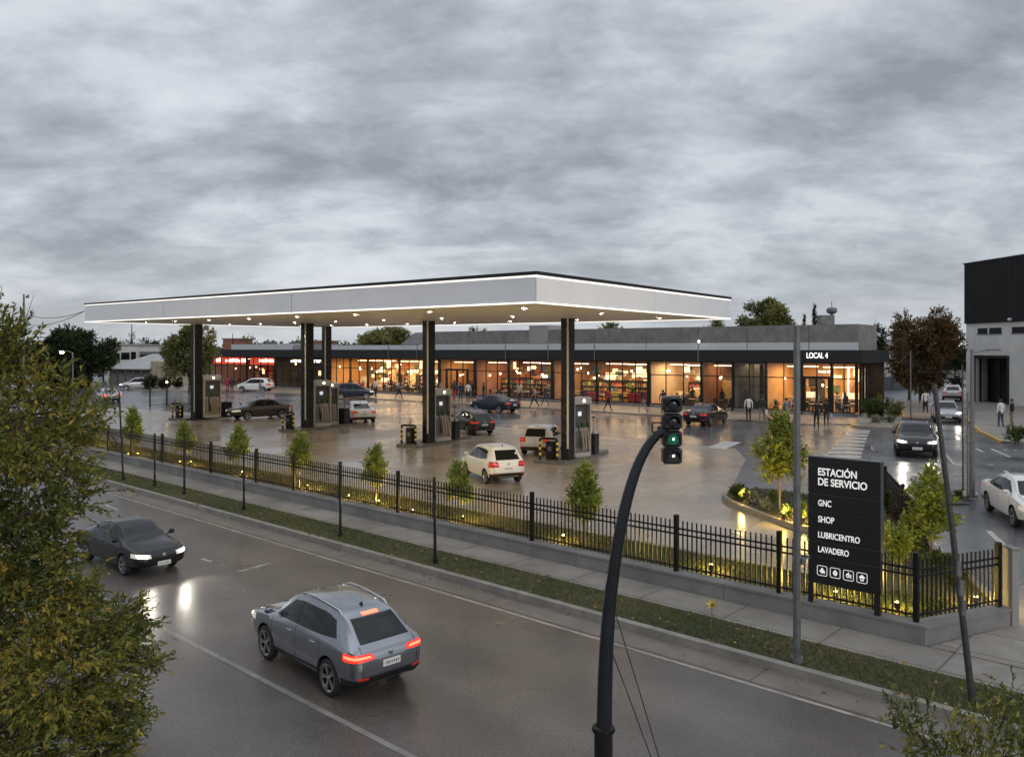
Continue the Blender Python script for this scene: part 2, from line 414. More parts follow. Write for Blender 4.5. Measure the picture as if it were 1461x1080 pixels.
# lane lines of the main road (thin sheets of paint)
def paint(name, quad, z, m=None):
    mb = MB(); mb.add([(q[0], q[1], z) for q in quad], [tuple(range(len(quad)))])
    me = mb.mesh(name, m or M['line'], fixn=False)
    if me.polygons and me.polygons[0].normal.z < 0:
        me.flip_normals()
    o = link_mesh(name, me); return tag(o, kind='structure')
def line_sp(name, s0, s1, p, w, z=ROADZ + .004, m=None):
    return paint(name, [SPt(s0, p - w / 2), SPt(s1, p - w / 2), SPt(s1, p + w / 2), SPt(s0, p + w / 2)], z, m)
line_sp('edge_line', -30, 120, 12.1, .08, m=mat('edge road paint', (.3, .27, .23), .5, 0, .4, 2.6, rvar=.1))
line_sp('lane_line', -20, 120, 6.96, .1, m=mat('faded road paint', (.2, .19, .17), .5, 0, .4, 2.6, rvar=.1))
def dash_px(name, a, b, w, z=0.004, m=None):
    A = G(*a, z); B = G(*b, z); d = (B - A); d.z = 0; d.normalize(); n = Vector((-d.y, d.x, 0)) * w / 2
    return paint(name, [A - n, B - n, B + n, A + n], z, m)
for a, b in (((340, 815), (386, 803)), ((288, 797), (302, 801)), ((150, 720), (168, 727))):
    dash_px('road_mark', a, b, .07, ROADZ + .004)

# garden strip behind the low wall, forecourt, service lane, side street
strip('garden_bed', 4.4, 75, 15.7, 18.3, -.3, .03, m_turf)
strip('garden_kerb', 7.2, 75, 18.3, 18.46, -.3, .07, M['kerb'])
pad_px = [(1035, 714), (1064, 655), (1050, 640), (712, 609), (500, 603), (170, 582)]
pp = [G(*q) for q in pad_px]
pad = [SPt(7.2, 18.46), G(1150, 768), *pp, SPt(80, 18.46)]
tag(MB().prism([(v.x, v.y) for v in pad], -.3, 0).build('forecourt', m_pad), kind='structure')
# lane + side street as one big sheet just below the pad
lane = [SPt(6.8, 18.3), Vector((9.7, 17.2, 0)), Vector((13, 24, 0)), Vector((34, 60, 0)), Vector((46, 110, 0)), Vector((-60, 160, 0)), Vector((-150, 160, 0)), SPt(130, 18.3)]
ln = MB(); ln.add([(v.x, v.y, -.008) for v in lane], [tuple(range(len(lane)))]); tag(ln.build('service_lane', m_lane), kind='structure')
sst = [(9.4, 15.2), (60, 10), (90, 60), (60, 220), (40, 220), (34, 85), (26, 54), (19.5, 44), (15.2, 34.5), (12.4, 28.0), (9.6, 19.0)]
mb = MB(); mb.add([(x, y, -.0035) for x, y in sst], [tuple(range(len(sst)))]); tag(mb.build('side_street', m_side), kind='structure')
# ------------------------------------------------------------------ shop frame
C0 = Vector((25.96, 60.9, 0)); DS = Vector((-.781, .625, 0)).normalized(); DB = Vector((.625, .781, 0)).normalized()
def SH(t, b, z=0.0): return C0 + DS * t + DB * b + Vector((0, 0, z))      # t along the front to the left, b to the back
def t_px(px, b=0.0):
    r = (px - CX) / F; o = C0 + DB * b
    return (o.x - r * o.y) / (r * DS.y - DS.x)
# walkway in front of the shops
wk = [SH(-1.2, 0), SH(-1.2, 0) + Vector((0, 0, 0)), G(1232, 606), G(1150, 607), G(1000, 597), G(800, 585), G(553, 571), G(400, 561), G(300, 557), SH(100, 0), SH(100, 8), SH(-1.2, 8)]
tag(MB().prism([(v.x, v.y) for v in wk[1:]], -.2, .09).build('shop_walkway', m_swalk), kind='structure')
# left: footpath on the far side of the lane, in front of the old building
fp = [G(190, 557), G(205, 551.5), G(330, 549), G(330, 557), G(250, 559.5)]
tag(MB().prism([(v.x, v.y) for v in fp], -.2, .1).build('footpath', m_swalk), kind='structure')
# right: path slab, pavement corners with yellow kerbs
def slab_px(name, px, z, m, edge=None):
    v = [G(*q) for q in px]
    o = tag(MB().prism([(a.x, a.y) for a in v], -.2, z).build(name, m), kind='structure')
    if edge:
        for i, j in edge:
            a, b = v[i], v[j]; d = (b - a).normalized()
            n = Vector((-d.y, d.x, 0)); c = sum(v, Vector()) / len(v)
            if n.dot(c - a) > 0: n = -n
            mb = MB(); mb.prism([(q.x, q.y) for q in (a, b, b + n * .16, a + n * .16)], -.2, z + .015)
            tag(mb.build('kerb', M['line_y']), kind='structure')
    return o
slab_px('path', [(1217, 609), (1226, 600), (1279, 603), (1272, 613)], .1, m_swalk, [(0, 1)])
slab_px('pavement', [(1399, 616), (1432, 632), (1480, 634), (1480, 585), (1440, 584), (1409, 577), (1384, 575), (1380, 597)], .1, m_walk, [(0, 1), (0, 7)])
slab_px('pavement', [(1284, 574), (1292, 597), (1331, 600), (1322, 572)], .1, m_swalk, [(0, 1)])
slab_px('pavement', [(1380, 575), (1440, 584), (1480, 590), (1480, 560), (1380, 556)], .08, m_walk)
slab_px('traffic_island', [(1357, 711), (1362, 705), (1392, 705), (1397, 711), (1380, 714)], .14, M['kerb'])
# painted marks: zebra, dashes, arrow, the bright slab by the pumps
for i in range(9):
    k = i / 8.0
    y = 614 + (651 - 614) * k ** 1.25
    xl = 1217 - 40 * k; xr = 1242 - 13 * k
    hh = .9 + 1.3 * k
    a, b, c, d = G(xl, y - hh), G(xr, y - hh + 1), G(xr - 1, y + hh + 1), G(xl - 1.5, y + hh)
    paint('zebra_stripe', [a, b, c, d], .0045, M['line'])
paint('painted_patch', [G(1008, 638), G(1034, 629.5), G(1058, 631), G(1034, 641)], .005, M['line'])
for a, b, w in (((1364, 637), (1374, 643), .14), ((1391, 639), (1403, 645), .14), ((1414, 640), (1441, 652), .16), ((1410, 663), (1418, 663.5), .3), ((1433, 671), (1447, 680), .16),
                ((1410, 757), (1437, 782), .17), ((1390, 610), (1400, 614), .14), ((1432, 641), (1438, 642), .3), ((1446, 642), (1451, 642.5), .3), ((1343, 640), (1362, 663), .12)):
    dash_px('lane_dash', a, b, w, .0045)
# turn arrow in front of the dark car
ar = [(1289, 675), (1296, 672), (1297, 675.5), (1309, 674), (1311, 671.5), (1321, 678), (1310, 684), (1309, 679), (1298, 679), (1298, 684)]
paint('turn_arrow', [G(*q) for q in ar], .0045)
paint('turn_arrow', [G(*q) for q in ((1243, 634), (1246, 641), (1250, 645), (1243, 641))], .0045)

# rounded planted island at the forecourt exit
isl_px = [(1165, 762), (1140, 757), (1110, 748), (1080, 737), (1055, 727), (1036, 718), (1030, 712), (1034, 707), (1048, 703), (1075, 702), (1105, 704), (1135, 708), (1170, 714), (1198, 719), (1204, 740), (1198, 764)]
iv = [G(*q) for q in isl_px]
cc = sum(iv, Vector()) / len(iv)
tag(MB().prism([(v.x, v.y) for v in iv], -.2, .16).build('planted_island_kerb', M['kerb']), kind='structure')
isl_in = [v + (cc - v).normalized() * .2 for v in iv]
tag(MB().prism([(v.x, v.y) for v in isl_in], .0, .175).build('planted_island_bed', m_turf), kind='structure')
# corner garden right of the sign: bed with a kerb along the street
gk = [G(1262, 700), G(1319, 776), G(1354, 803), G(1416, 858), Vector((9.25, 15.35, 0))]
gbed = gk + [SPt(4.45, 15.75), SPt(7.5, 18.25), G(1222, 780), G(1228, 705)]
tag(MB().prism([(v.x, v.y) for v in gbed], -.2, .045).build('corner_bed', m_turf), kind='structure')
mb = MB()
for a, b in zip(gk[:-1], gk[1:]): mb.beam(a + Vector((0, 0, -.01)), b + Vector((0, 0, -.01)), .15, .26)
tag(mb.build('corner_bed_kerb', M['kerb']), kind='structure')
# ------------------------------------------------------------------ service canopy (slightly sloping roof, four corners)
def corner(px, ys, yt, Y): return P(px, ys, Y), P(px, yt, Y)
cF = corner(765, 433, 387, 22.7); cR = corner(1042, 456, 424, 35.7); cL = corner(121, 460, 433, 53.7)
Bxy = Vector((-16, 67.8, 0)); cB = (Vector((-16, 67.8, 6.96)), Vector((-16, 67.8, 8.12)))
cent = (cF[0] + cR[0] + cL[0] + cB[0]) / 4; cent.z = 0
can = thing('service_canopy', 'big flat white petrol station canopy on black columns, edged with glowing light strips', 'canopy', cent)
def CL(v): return v - cent
ring = [cF, cR, cB, cL]
def inset(k, d):           # corner moved inwards by about d metres
    c, t = ring[k]; a = ring[k - 1][0] - c; b = ring[(k + 1) % 4][0] - c
    a.z = b.z = 0; o = a.normalized() + b.normalized()
    return o * d
sof = [c for c, t in ring]; top = [t for c, t in ring]
mb = MB()
for k in range(4):
    j = (k + 1) % 4
    up = Vector((0, 0, 1))
    a0, b0, a1, b1 = sof[k] + up * .07, sof[j] + up * .07, top[k] - up * .16, top[j] - up * .16
    n = 3 if (b0 - a0).length > 30 else 2
    for i in range(n):          # separate panels with a fine joint
        u, w = i / n + .0003, (i + 1) / n - .0003
        q = [a0.lerp(b0, u), a0.lerp(b0, w), a1.lerp(b1, w), a1.lerp(b1, u)]
        ins = (inset(k, .05) + inset(j, .05)) / 2
        mb.quad(*[CL(v) for v in q]); 
fa = mb.build('fascia', M['white_panel'], can)
mb = MB()
for k in range(4):
    j = (k + 1) % 4; i0, i1 = inset(k, .06), inset(j, .06); up = Vector((0, 0, 1))
    mb.quad(CL(sof[k] + i0 + up * .05), CL(sof[j] + i1 + up * .05), CL(top[j] + i1 - up * .03), CL(top[k] + i0 - up * .03))
mb.build('fascia_backing', M['grey_metal'], can)
mb = MB(); mb.quad(*[CL(sof[k] + inset(k, .04) + Vector((0, 0, .035))) for k in (3, 2, 1, 0)])
mb.build('soffit', M['soffit'], can)
mb = MB(); mb.quad(*[CL(top[k] + inset(k, .1) - Vector((0, 0, .05))) for k in range(4)])
mb.build('roof', M['grey_metal'], can)
for nm, lst, z0, z1, out, m in (('roof_edge', top, -.1, 0.0, .05, M['black_metal']), ('light_strip', top, -.15, -.105, .015, M['led']), ('light_strip', sof, .005, .055, .015, M['led'])):
    mb = MB()
    for k in range(4):
        j = (k + 1) % 4; o0, o1 = inset(k, -out), inset(j, -out); i0, i1 = inset(k, .06), inset(j, .06)
        A = [lst[k] + o0 + Vector((0, 0, z0)), lst[j] + o1 + Vector((0, 0, z0)), lst[j] + i1 + Vector((0, 0, z0)), lst[k] + i0 + Vector((0, 0, z0))]
        Bq = [v + Vector((0, 0, z1 - z0)) for v in A]
        mb.add([CL(v) for v in A + Bq], [(3, 2, 1, 0), (4, 5, 6, 7), (0, 1, 5, 4), (1, 2, 6, 5), (2, 3, 7, 6), (3, 0, 4, 7)])
    mb.build(nm, m, can)
def soffit_pt(u, v):       # u along the long edge from the near corner, v across
    a = sof[0].lerp(sof[3], u); b = sof[1].lerp(sof[2], u); return a.lerp(b, v)
lamp = MB(); lamp.lathe([(0, -.0), (.06, -.0), (.06, .005)], 14)
lampme = lamp.mesh('downlight', [M['downlight']])
ringm = MB(); ringm.lathe([(.06, .0), (.06, -.012), (.085, -.012), (.085, .012)], 14); ringme = ringm.mesh('lamp_ring', [M['chrome']])
for i in range(8):
    for j in range(3):
        p = soffit_pt((i + .5) / 8, (.17, .5, .83)[j])
        o = link_mesh('downlight', lampme, can, CL(p) + Vector((0, 0, .015))); link_mesh('lamp_ring', ringme, o)
# columns: front row at their bases, one in the second row
colpts = [(806, 655.5), (607, 631.8), (433, 610.3), (275, 597.2)]
COLS = [G(a, b, .15) for a, b in colpts] + [G(462, 590, .15)]
def soff_z(x, y):
    n = (sof[1] - sof[0]).cross(sof[3] - sof[0]); return sof[0].z - (n.x * (x - sof[0].x) + n.y * (y - sof[0].y)) / n.z
for k, c in enumerate(COLS):
    w = (.56, .58, .66, .66, .62)[k]
    rz = R(58); zt = soff_z(c.x, c.y) + .1
    d = Vector((math.cos(rz), math.sin(rz), 0))
    base = c + d * (w * .5)
    mb = MB(); mb.bbox((0, 0, (zt + .15) / 2), (w, w * .8, zt - .15), .03)
    mb.bbox((0, 0, .17), (w + .1, w * .8 + .1, .05), .01)
    o = mb.build('column', M['dark_steel'], can, CL(Vector((base.x, base.y, 0))), rz)
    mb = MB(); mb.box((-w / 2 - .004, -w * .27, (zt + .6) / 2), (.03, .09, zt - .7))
    mb.build('column_highlight', mat('column edge painted highlight', (.6, .56, .5), .4, 0, .1, 3), o)  # pale colour stands in for lights reflected along the polished column edge
# ------------------------------------------------------------------ pump islands and what stands on them
ISL = [(809.4, 664.4, R(62), 5.2, 1.75, 'nearest', 'by the two white hatchbacks'), (599.3, 639.8, R(64), 5.6, 1.6, 'second', 'beside the dark wagon'),
       (419, 617.2, R(60), 5.4, 1.5, 'third', 'beside the white sedan'), (256, 600.8, R(54), 4.6, 1.6, 'farthest', 'beside the brown sedan')]
m_isl = mat('island concrete', (.13, .12, .11), .5, 0, .25, 3, .15, rvar=.15)
m_disp = mat('dispenser panel', (.42, .4, .37), .35, .25, .08, 2)
m_dispd = mat('dispenser recess', (.085, .08, .075), .4, .1, .15, 4)
m_hose = mat('hose rubber', (.02, .02, .02), .5, 0, .1, 5)
m_hosel = mat('hose light', (.42, .34, .26), .5, 0, .1, 5)
m_nozg = mat('green nozzle', (.02, .16, .07), .35, 0, .1, 5)
m_nozk = mat('black nozzle', (.02, .02, .02), .35, 0, .1, 5)
m_lampw = emis('dispenser header lamp', (1, .9, .75), 5)
m_screen = emis('dispenser screen', (.6, .7, .8), .5)

def make_dispenser(H_=2.6, W=1.15, D=.66):
    """front (hoses) faces local -y; width along x"""
    r = thing('fuel_dispenser', '', 'fuel dispenser')
    mb = MB(); mb.bbox((-W / 2 + .09, 0, H_ / 2), (.18, D, H_), .03)                 # side column
    mb.bbox((W / 2 - .035, 0, H_ / 2), (.07, D, H_), .02)
    mb.box((.055, 0, .1), (W - .25, D - .02, .2)); mb.box((.055, .08, .78), (W - .252, D - .3, 1.16))
    mb.build('cabinet', m_disp, r)
    mb = MB(); mb.bbox((0, 0, H_ + .004), (W + .06, D + .06, .34), .04); mb.build('header', m_disp, r)
    mb = MB(); mb.sphere((.1, -D / 2 - .035, H_ + .02), (.07, .02, .07), 10, 6); mb.build('header_lamp', m_lampw, r)
    mb = MB(); mb.box((.055, .02, 1.88), (W - .26, D - .4, 1.02)); b = mb.build('display_panel', m_dispd, r)
    mb = MB(); mb.box((.02, -D / 2 + .195, 2.0), (.2, .02, .2)); mb.build('screen', m_screen, b)
    mb = MB(); mb.bbox((.055, -D / 2 + .135, .72), (W - .34, .02, .96), .008); mb.build('lower_door', mat('brushed lower door', (.24, .23, .215), .35, .6, .1, 3), r)
    mb = MB(); mb.box((-W / 2 - .003, 0, 1.3), (.012, D - .16, 1.5)); mb.build('side_panel', mat('dispenser side', (.3, .29, .27), .35, .4, .1, 3), r)
    for k in range(4):
        x = -.2 + k * .17
        hm = (m_hose, m_hosel, m_hosel, m_hosel)[k]
        mb = MB(); y = -D / 2 - .03
        pts = [(x, y + .08, 1.42), (x, y - .02, 1.2), (x + .015, y - .07, .8), (x + .03, y - .08, .5), (x + .07, y - .06, .36), (x + .1, y - .02, .5), (x + .09, y + .05, .9)]
        mb.tube(pts, .03, 6); h = mb.build('hose', hm, r, smooth=True)
        mb = MB(); mb.tube([(x, y + .06, 1.6), (x, y - .02, 1.5), (x, y, 1.38)], [.03, .045, .025], 6); mb.box((x, y - .03, 1.43), (.05, .07, .13))
        mb.build('nozzle', m_nozg if k % 2 == 0 else m_nozk, h)
    mb = MB(); mb.tube([(-W / 2 - .02, -.1, 1.5), (-W / 2 - .07, -.14, 1.2), (-W / 2 - .09, -.1, .7), (-W / 2 - .05, 0, .5), (-W / 2 - .02, .08, .8)], .02, 6)
    mb.build('side_hose', m_hose, r, smooth=True)
    return r
def make_barrier():
    r = thing('hoop_barrier', '', 'barrier')
    mb = MB(); n = 13
    pts = [(0, 0, 0), (0, 0, .86)] + [(.12 - .12 * math.cos(a), 0, .86 + .12 * math.sin(a)) for a in (R(30), R(60), R(90))]
    pts += [(.75, 0, .98)] + [(.75 + .12 * math.sin(a), 0, .86 + .12 * math.cos(a)) for a in (R(30), R(60), R(90))] + [(.87, 0, 0)]
    mb.tube(pts, .055, 10); mb.build('hoop', M['black_metal'], r, smooth=True)
    for x in (0, .87):
        for z in (.2, .45, .7): mb = MB(); mb.tube([(x, 0, z), (x, 0, z + .13)], .058, 10); mb.build('yellow_band', M['yellow'], r)
    return r
def make_bin():
    r = thing('forecourt_bin', '', 'bin')
    mb = MB(); mb.bbox((0, 0, .46), (.56, .5, .92), .03); mb.build('body', M['black_plastic'], r)
    mb = MB(); mb.bbox((0, 0, .95), (.6, .54, .06), .02); mb.build('lid', M['black_plastic'], r)
    mb = MB(); mb.cyl((-.12, 0, .98), .1, .16, 10, r2=.07); mb.cyl((.14, .05, .98), .08, .13, 10); mb.build('towel_dispenser', mat('pale towel roll', (.6, .56, .48), .6), r)
    mb = MB(); mb.tube([(.05, 0, .9), (.07, 0, 1.75)], .018, 6); mb.box((.07, 0, 1.76), (.05, .26, .06)); mb.build('squeegee', M['black_plastic'], r)
    return r
def make_cabinet():
    r = thing('extinguisher_cabinet', '', 'cabinet')
    mb = MB(); mb.bbox((0, 0, .42), (.4, .36, .84), .03); mb.build('body', M['black_metal'], r)
    mb = MB(); mb.cyl((0, 0, .84), .07, .36, 10); mb.cyl((0, 0, 1.2), .04, .12, 8); mb.build('bottle', mat('pale water bottle', (.5, .47, .42), .4), r)
    mb = MB(); mb.box((0, -.185, .5), (.16, .012, .2)); mb.build('door_plate', M['grey_metal'], r)
    return r
protos = dict(disp=make_dispenser(), bar=make_barrier(), bin=make_bin(), cab=make_cabinet())
used = set()
def put(kind, loc, rz, label, group, scale=1.0):
    src = protos[kind]
    if kind not in used:
        used.add(kind); o = src
        o.location = loc; o.rotation_euler = (0, 0, rz)
    else: o = place_copy(src, loc, rz)
    o.scale = (scale,) * 3
    o['label'] = label; o['group'] = group
    return o
for k, (px, py, ang, Ln, Wd, nm, by) in enumerate(ISL):
    a = G(px, py); d = Vector((math.cos(ang), math.sin(ang), 0)); n = Vector((-d.y, d.x, 0))     # n to the left of travel
    def I(u, v, z=.15): return a + d * u + n * v + Vector((0, 0, z))
    mb = MB(); r = .18
    poly = [I(r, 0), I(Ln - r, 0), I(Ln, r), I(Ln, Wd - r), I(Ln - r, Wd), I(r, Wd), I(0, Wd - r), I(0, r)]
    mb.prism([(v.x - a.x, v.y - a.y) for v in poly], -.1, .15)
    o = mb.build('pump_island', m_isl, None, a); tag(o, '%s raised concrete pump island, %s' % (nm, by), 'pump island', 'pump islands under the canopy')
    cu = (COLS[k] - a); u0 = cu.dot(d) ; v0 = cu.dot(n)
    sc = (1.0, 1.02, 1.08, 1.12)[k]
    put('bar', I(.3, Wd - .25), ang - R(90), 'black and yellow hoop barrier at the front of the %s pump island' % nm, 'hoop barriers on the pump islands', sc)
    put('cab', I(.62, Wd * .62), ang - R(90), 'small black cabinet behind the hoop barrier of the %s pump island' % nm, 'black cabinets on the pump islands', sc)
    ud = u0 + 1.0 + (.1 if k > 1 else 0)
    put('disp', I(ud + .4, v0 - .02), ang - R(26), 'grey fuel dispenser with hoses behind the column of the %s pump island' % nm, 'fuel dispensers', sc)
    if k == 2:
        put('disp', I(ud + 1.5, v0 + .25), ang - R(26), 'second grey fuel dispenser on the third pump island, next to the white sedan', 'fuel dispensers', sc * .93)
    put('bin', I(min(Ln - .45, ud + (1.5 if k != 2 else 2.4)), v0 - .3), ang - R(90), 'black bin with squeegee at the rear of the %s pump island' % nm, 'bins on the pump islands', sc)
# ------------------------------------------------------------------ cars
def pchip(xs, ys, xq):
    xs = np.array(xs, float); ys = np.array(ys, float); h = np.diff(xs); d = np.diff(ys) / h
    m = np.zeros_like(ys)
    for i in range(1, len(xs) - 1):
        if d[i - 1] * d[i] > 0:
            w1 = 2 * h[i] + h[i - 1]; w2 = h[i] + 2 * h[i - 1]; m[i] = (w1 + w2) / (w1 / d[i - 1] + w2 / d[i])
    m[0] = d[0]; m[-1] = d[-1]
    k = np.clip(np.searchsorted(xs, xq) - 1, 0, len(h) - 1); t = (xq - xs[k]) / h[k]
    return (ys[k] * (1 + 2 * t) * (1 - t) ** 2 + m[k] * h[k] * t * (1 - t) ** 2 + ys[k + 1] * t * t * (3 - 2 * t) + m[k + 1] * h[k] * t * t * (t - 1))

CARS = {
 'suv': dict(wb=2.68, wr=.36, st=[
  (-2.27, .74, .48, .86, .56, .91, .01), (-2.2, .85, .38, .97, .66, 1.02, .015), (-2.05, .90, .33, 1.03, .67, 1.12, .02), (-1.85, .92, .30, 1.04, .65, 1.25, .03), (-1.6, .93, .28, 1.04, .61, 1.41, .045), (-1.42, .93, .27, 1.04, .595, 1.485, .05),
  (-1.0, .935, .26, 1.03, .60, 1.55, .05), (-.3, .935, .25, 1.01, .61, 1.595, .05), (.15, .935, .25, .99, .605, 1.575, .05), (.4, .93, .25, .985, .60, 1.525, .05),
  (1.15, .925, .26, .97, .72, 1.07, .05), (1.4, .92, .28, .955, .75, 1.02, .06), (1.9, .90, .33, .90, .70, .95, .05), (2.15, .84, .38, .82, .62, .87, .03), (2.28, .72, .45, .70, .52, .75, .01)],
  win=[[(.0, 1.08), (.0, 1.50), (.33, 1.465), (.93, 1.08)], [(-.92, 1.10), (-.92, 1.49), (-.08, 1.505), (-.08, 1.08)], [(-1.56, 1.15), (-1.32, 1.41), (-1.0, 1.48), (-1.0, 1.105)]],
  ws=(.5, 1.10, 1.495, .65, .54, .4), rw=(-1.2, 1.11, 1.455, .61, .52), tail=(.40, .90, .84, .985, -1.9), head=(.44, .90, .72, .87, 1.84), plate_r=.74, plate_f=.50, grille=(.40, .58, .74), sill=.36, roofz=1.65),
 'sedan': dict(wb=2.65, wr=.32, st=[
  (-2.30, .72, .42, .80, .58, .86, .01), (-2.22, .83, .33, .90, .64, .97, .02), (-2.0, .87, .28, .95, .66, 1.01, .03), (-1.62, .885, .24, .95, .66, 1.04, .035), (-1.38, .89, .22, .95, .65, 1.10, .04),
  (-.75, .895, .20, .94, .57, 1.375, .045), (-.35, .895, .20, .93, .575, 1.42, .05), (.1, .895, .20, .92, .58, 1.425, .05), (.42, .895, .20, .92, .57, 1.37, .05),
  (1.2, .89, .22, .91, .68, .98, .05), (1.45, .885, .24, .89, .70, .935, .05), (1.9, .86, .28, .82, .66, .86, .04), (2.15, .80, .33, .74, .60, .78, .03), (2.29, .68, .40, .62, .50, .68, .01)],
  win=[[(-.02, .97), (-.02, 1.34), (.36, 1.31), (1.0, .98)], [(-.80, .99), (-.78, 1.30), (-.10, 1.345), (-.10, .97)], [(-1.22, 1.02), (-.86, 1.26), (-.86, .995)]],
  ws=(.5, 1.0, 1.345, .62, .51, .3), rw=(-.62, 1.04, 1.325, .58, .50), tail=(.44, .88, .74, .90, -2.02), head=(.42, .86, .60, .75, 1.85), plate_r=.68, plate_f=.42, grille=(.36, .50, .64), sill=.27, roofz=1.47),
 'hatch': dict(wb=2.45, wr=.30, st=[
  (-1.93, .72, .42, .84, .60, .90, .01), (-1.88, .80, .34, .93, .66, 1.0, .02), (-1.76, .845, .28, .97, .66, 1.13, .03), (-1.6, .855, .25, .97, .63, 1.31, .04), (-1.42, .86, .23, .97, .60, 1.45, .05),
  (-1.2, .865, .22, .96, .595, 1.50, .05), (-.5, .865, .20, .94, .60, 1.53, .05), (.1, .865, .20, .92, .60, 1.50, .05), (.38, .865, .20, .92, .59, 1.44, .05),
  (1.12, .86, .22, .91, .68, 1.0, .05), (1.35, .855, .24, .89, .69, .95, .05), (1.7, .83, .28, .81, .64, .86, .04), (1.87, .77, .33, .72, .58, .77, .03), (1.96, .66, .40, .62, .50, .68, .01)],
  win=[[(-.02, .98), (-.02, 1.42), (.30, 1.385), (.94, .99)], [(-.80, 1.0), (-.80, 1.42), (-.10, 1.425), (-.10, .98)], [(-1.34, 1.05), (-1.24, 1.36), (-.88, 1.415), (-.88, 1.01)]],
  ws=(.45, 1.0, 1.415, .62, .52, .3), rw=(-1.0, 1.04, 1.42, .57, .50), tail=(.46, .86, .74, 1.0, -1.66), head=(.42, .83, .62, .77, 1.58), plate_r=.70, plate_f=.42, grille=(.36, .50, .64), sill=.27, roofz=1.56),
}
def car_grid(T, infl=0.0):
    st = np.array(T['st']); xs = st[:, 0]
    xq = [xs[0]]
    for a, b in zip(xs[:-1], xs[1:]):
        n = max(2, int((b - a) / .075)); xq += list(np.linspace(a, b, n + 1)[1:])
    xq = np.array(xq); pr = [pchip(xs, st[:, i], xq) for i in range(1, 7)]
    def section(i):
        w, zb, zs, wr, zr, cr = [p[i] for p in pr]
        zm = zb + (zs - zb) * .55
        pts = [(0, zb), (w * .8, zb), (w * .955, zb + .07), (w * .985, zb + .2), (w, zm), (w * .992, zs - .1), (w * .965, zs)]
        g5 = []
        for t in (.2, .4, .6, .8, 1.0):      # glass, slightly curved
            g5.append((w * .965 + (wr - w * .965) * t + .025 * math.sin(math.pi * t) , zs + (zr - zs) * t))
        pts += g5
        for t in (.12, .3, .55, .8, 1.0): pts.append((wr * math.cos(t * math.pi / 2) ** .75 if t < 1 else 0.0, zr + cr * math.sin(t * math.pi / 2) ** .8))
        return pts
    rows = []
    nose = len(xq) - 1
    secs = [section(i) for i in range(len(xq))]
    # rounded end caps: sections shrinking to the middle
    def cap(sec, x, sg):
        zc = (sec[0][1] + sec[-1][1]) / 2; out = []
        for s_ in (.93, .8, .6, .35, .12):
            out.append((x + sg * .055 * math.sqrt(1 - s_ * s_), [(y * s_, zc + (z - zc) * s_) for y, z in sec]))
        return out
    allr = [r for r in cap(secs[0], xq[0], -1)][::-1] + [(xq[i], secs[i]) for i in range(len(xq))] + cap(secs[-1], xq[-1], 1)
    nv = len(secs[0]); V = []; Fc = []
    ringn = 2 * nv - 2
    for x, sec in allr:
        ring = [(x, y, z) for y, z in sec] + [(x, -y, z) for y, z in sec[-2:0:-1]]
        V += ring
    m = len(allr)
    for i in range(m - 1):
        for k in range(ringn):
            k2 = (k + 1) % ringn
            Fc.append((i * ringn + k, (i + 1) * ringn + k, (i + 1) * ringn + k2, i * ringn + k2))
    Fc.append(tuple(range(ringn))); Fc.append(tuple(range(m * ringn - 1, (m - 1) * ringn - 1, -1)))
    me = bpy.data.meshes.new('body'); me.from_pydata(V, [], Fc)
    bm = bmesh.new(); bm.from_mesh(me); bmesh.ops.recalc_face_normals(bm, faces=bm.faces)
    if infl:
        bm.normal_update()
        for v in bm.verts: v.co += v.normal * infl
    bm.to_mesh(me); bm.free(); me.update()
    return me
def boolean(me, cut_me, op, mats=None):
    a = bpy.data.objects.new('tmp_a', me); b = bpy.data.objects.new('tmp_b', cut_me); COL.objects.link(a); COL.objects.link(b)
    md = a.modifiers.new('b', 'BOOLEAN'); md.operation = op; md.object = b; md.solver = 'EXACT'
    dg = bpy.context.evaluated_depsgraph_get(); out = bpy.data.meshes.new_from_object(a.evaluated_get(dg))
    bpy.data.objects.remove(a); bpy.data.objects.remove(b)
    return out
def smooth(me, ang=35):
    me.polygons.foreach_set('use_smooth', [True] * len(me.polygons))
    try: me.set_sharp_from_angle(angle=R(ang))
    except Exception: pass
    return me
def prism_xz(poly, y0, y1):
    mb = MB(); n = len(poly)
    vs = [(x, y0, z) for x, z in poly] + [(x, y1, z) for x, z in poly]
    fs = [(i, (i + 1) % n, n + (i + 1) % n, n + i) for i in range(n)] + [tuple(range(n - 1, -1, -1)), tuple(range(n, 2 * n))]
    return mb.add(vs, fs)
def prism_yz(poly, x0, x1):
    mb = MB(); n = len(poly)
    vs = [(x0, y, z) for y, z in poly] + [(x1, y, z) for y, z in poly]
    fs = [(i, (i + 1) % n, n + (i + 1) % n, n + i) for i in range(n)] + [tuple(range(n - 1, -1, -1)), tuple(range(n, 2 * n))]
    return mb.add(vs, fs)
def cutmesh(mb, mi=0):
    me = mb.mesh('cut', [M['black_plastic']] * (mi + 1), fixn=True)
    for p in me.polygons: p.material_index = mi
    return me

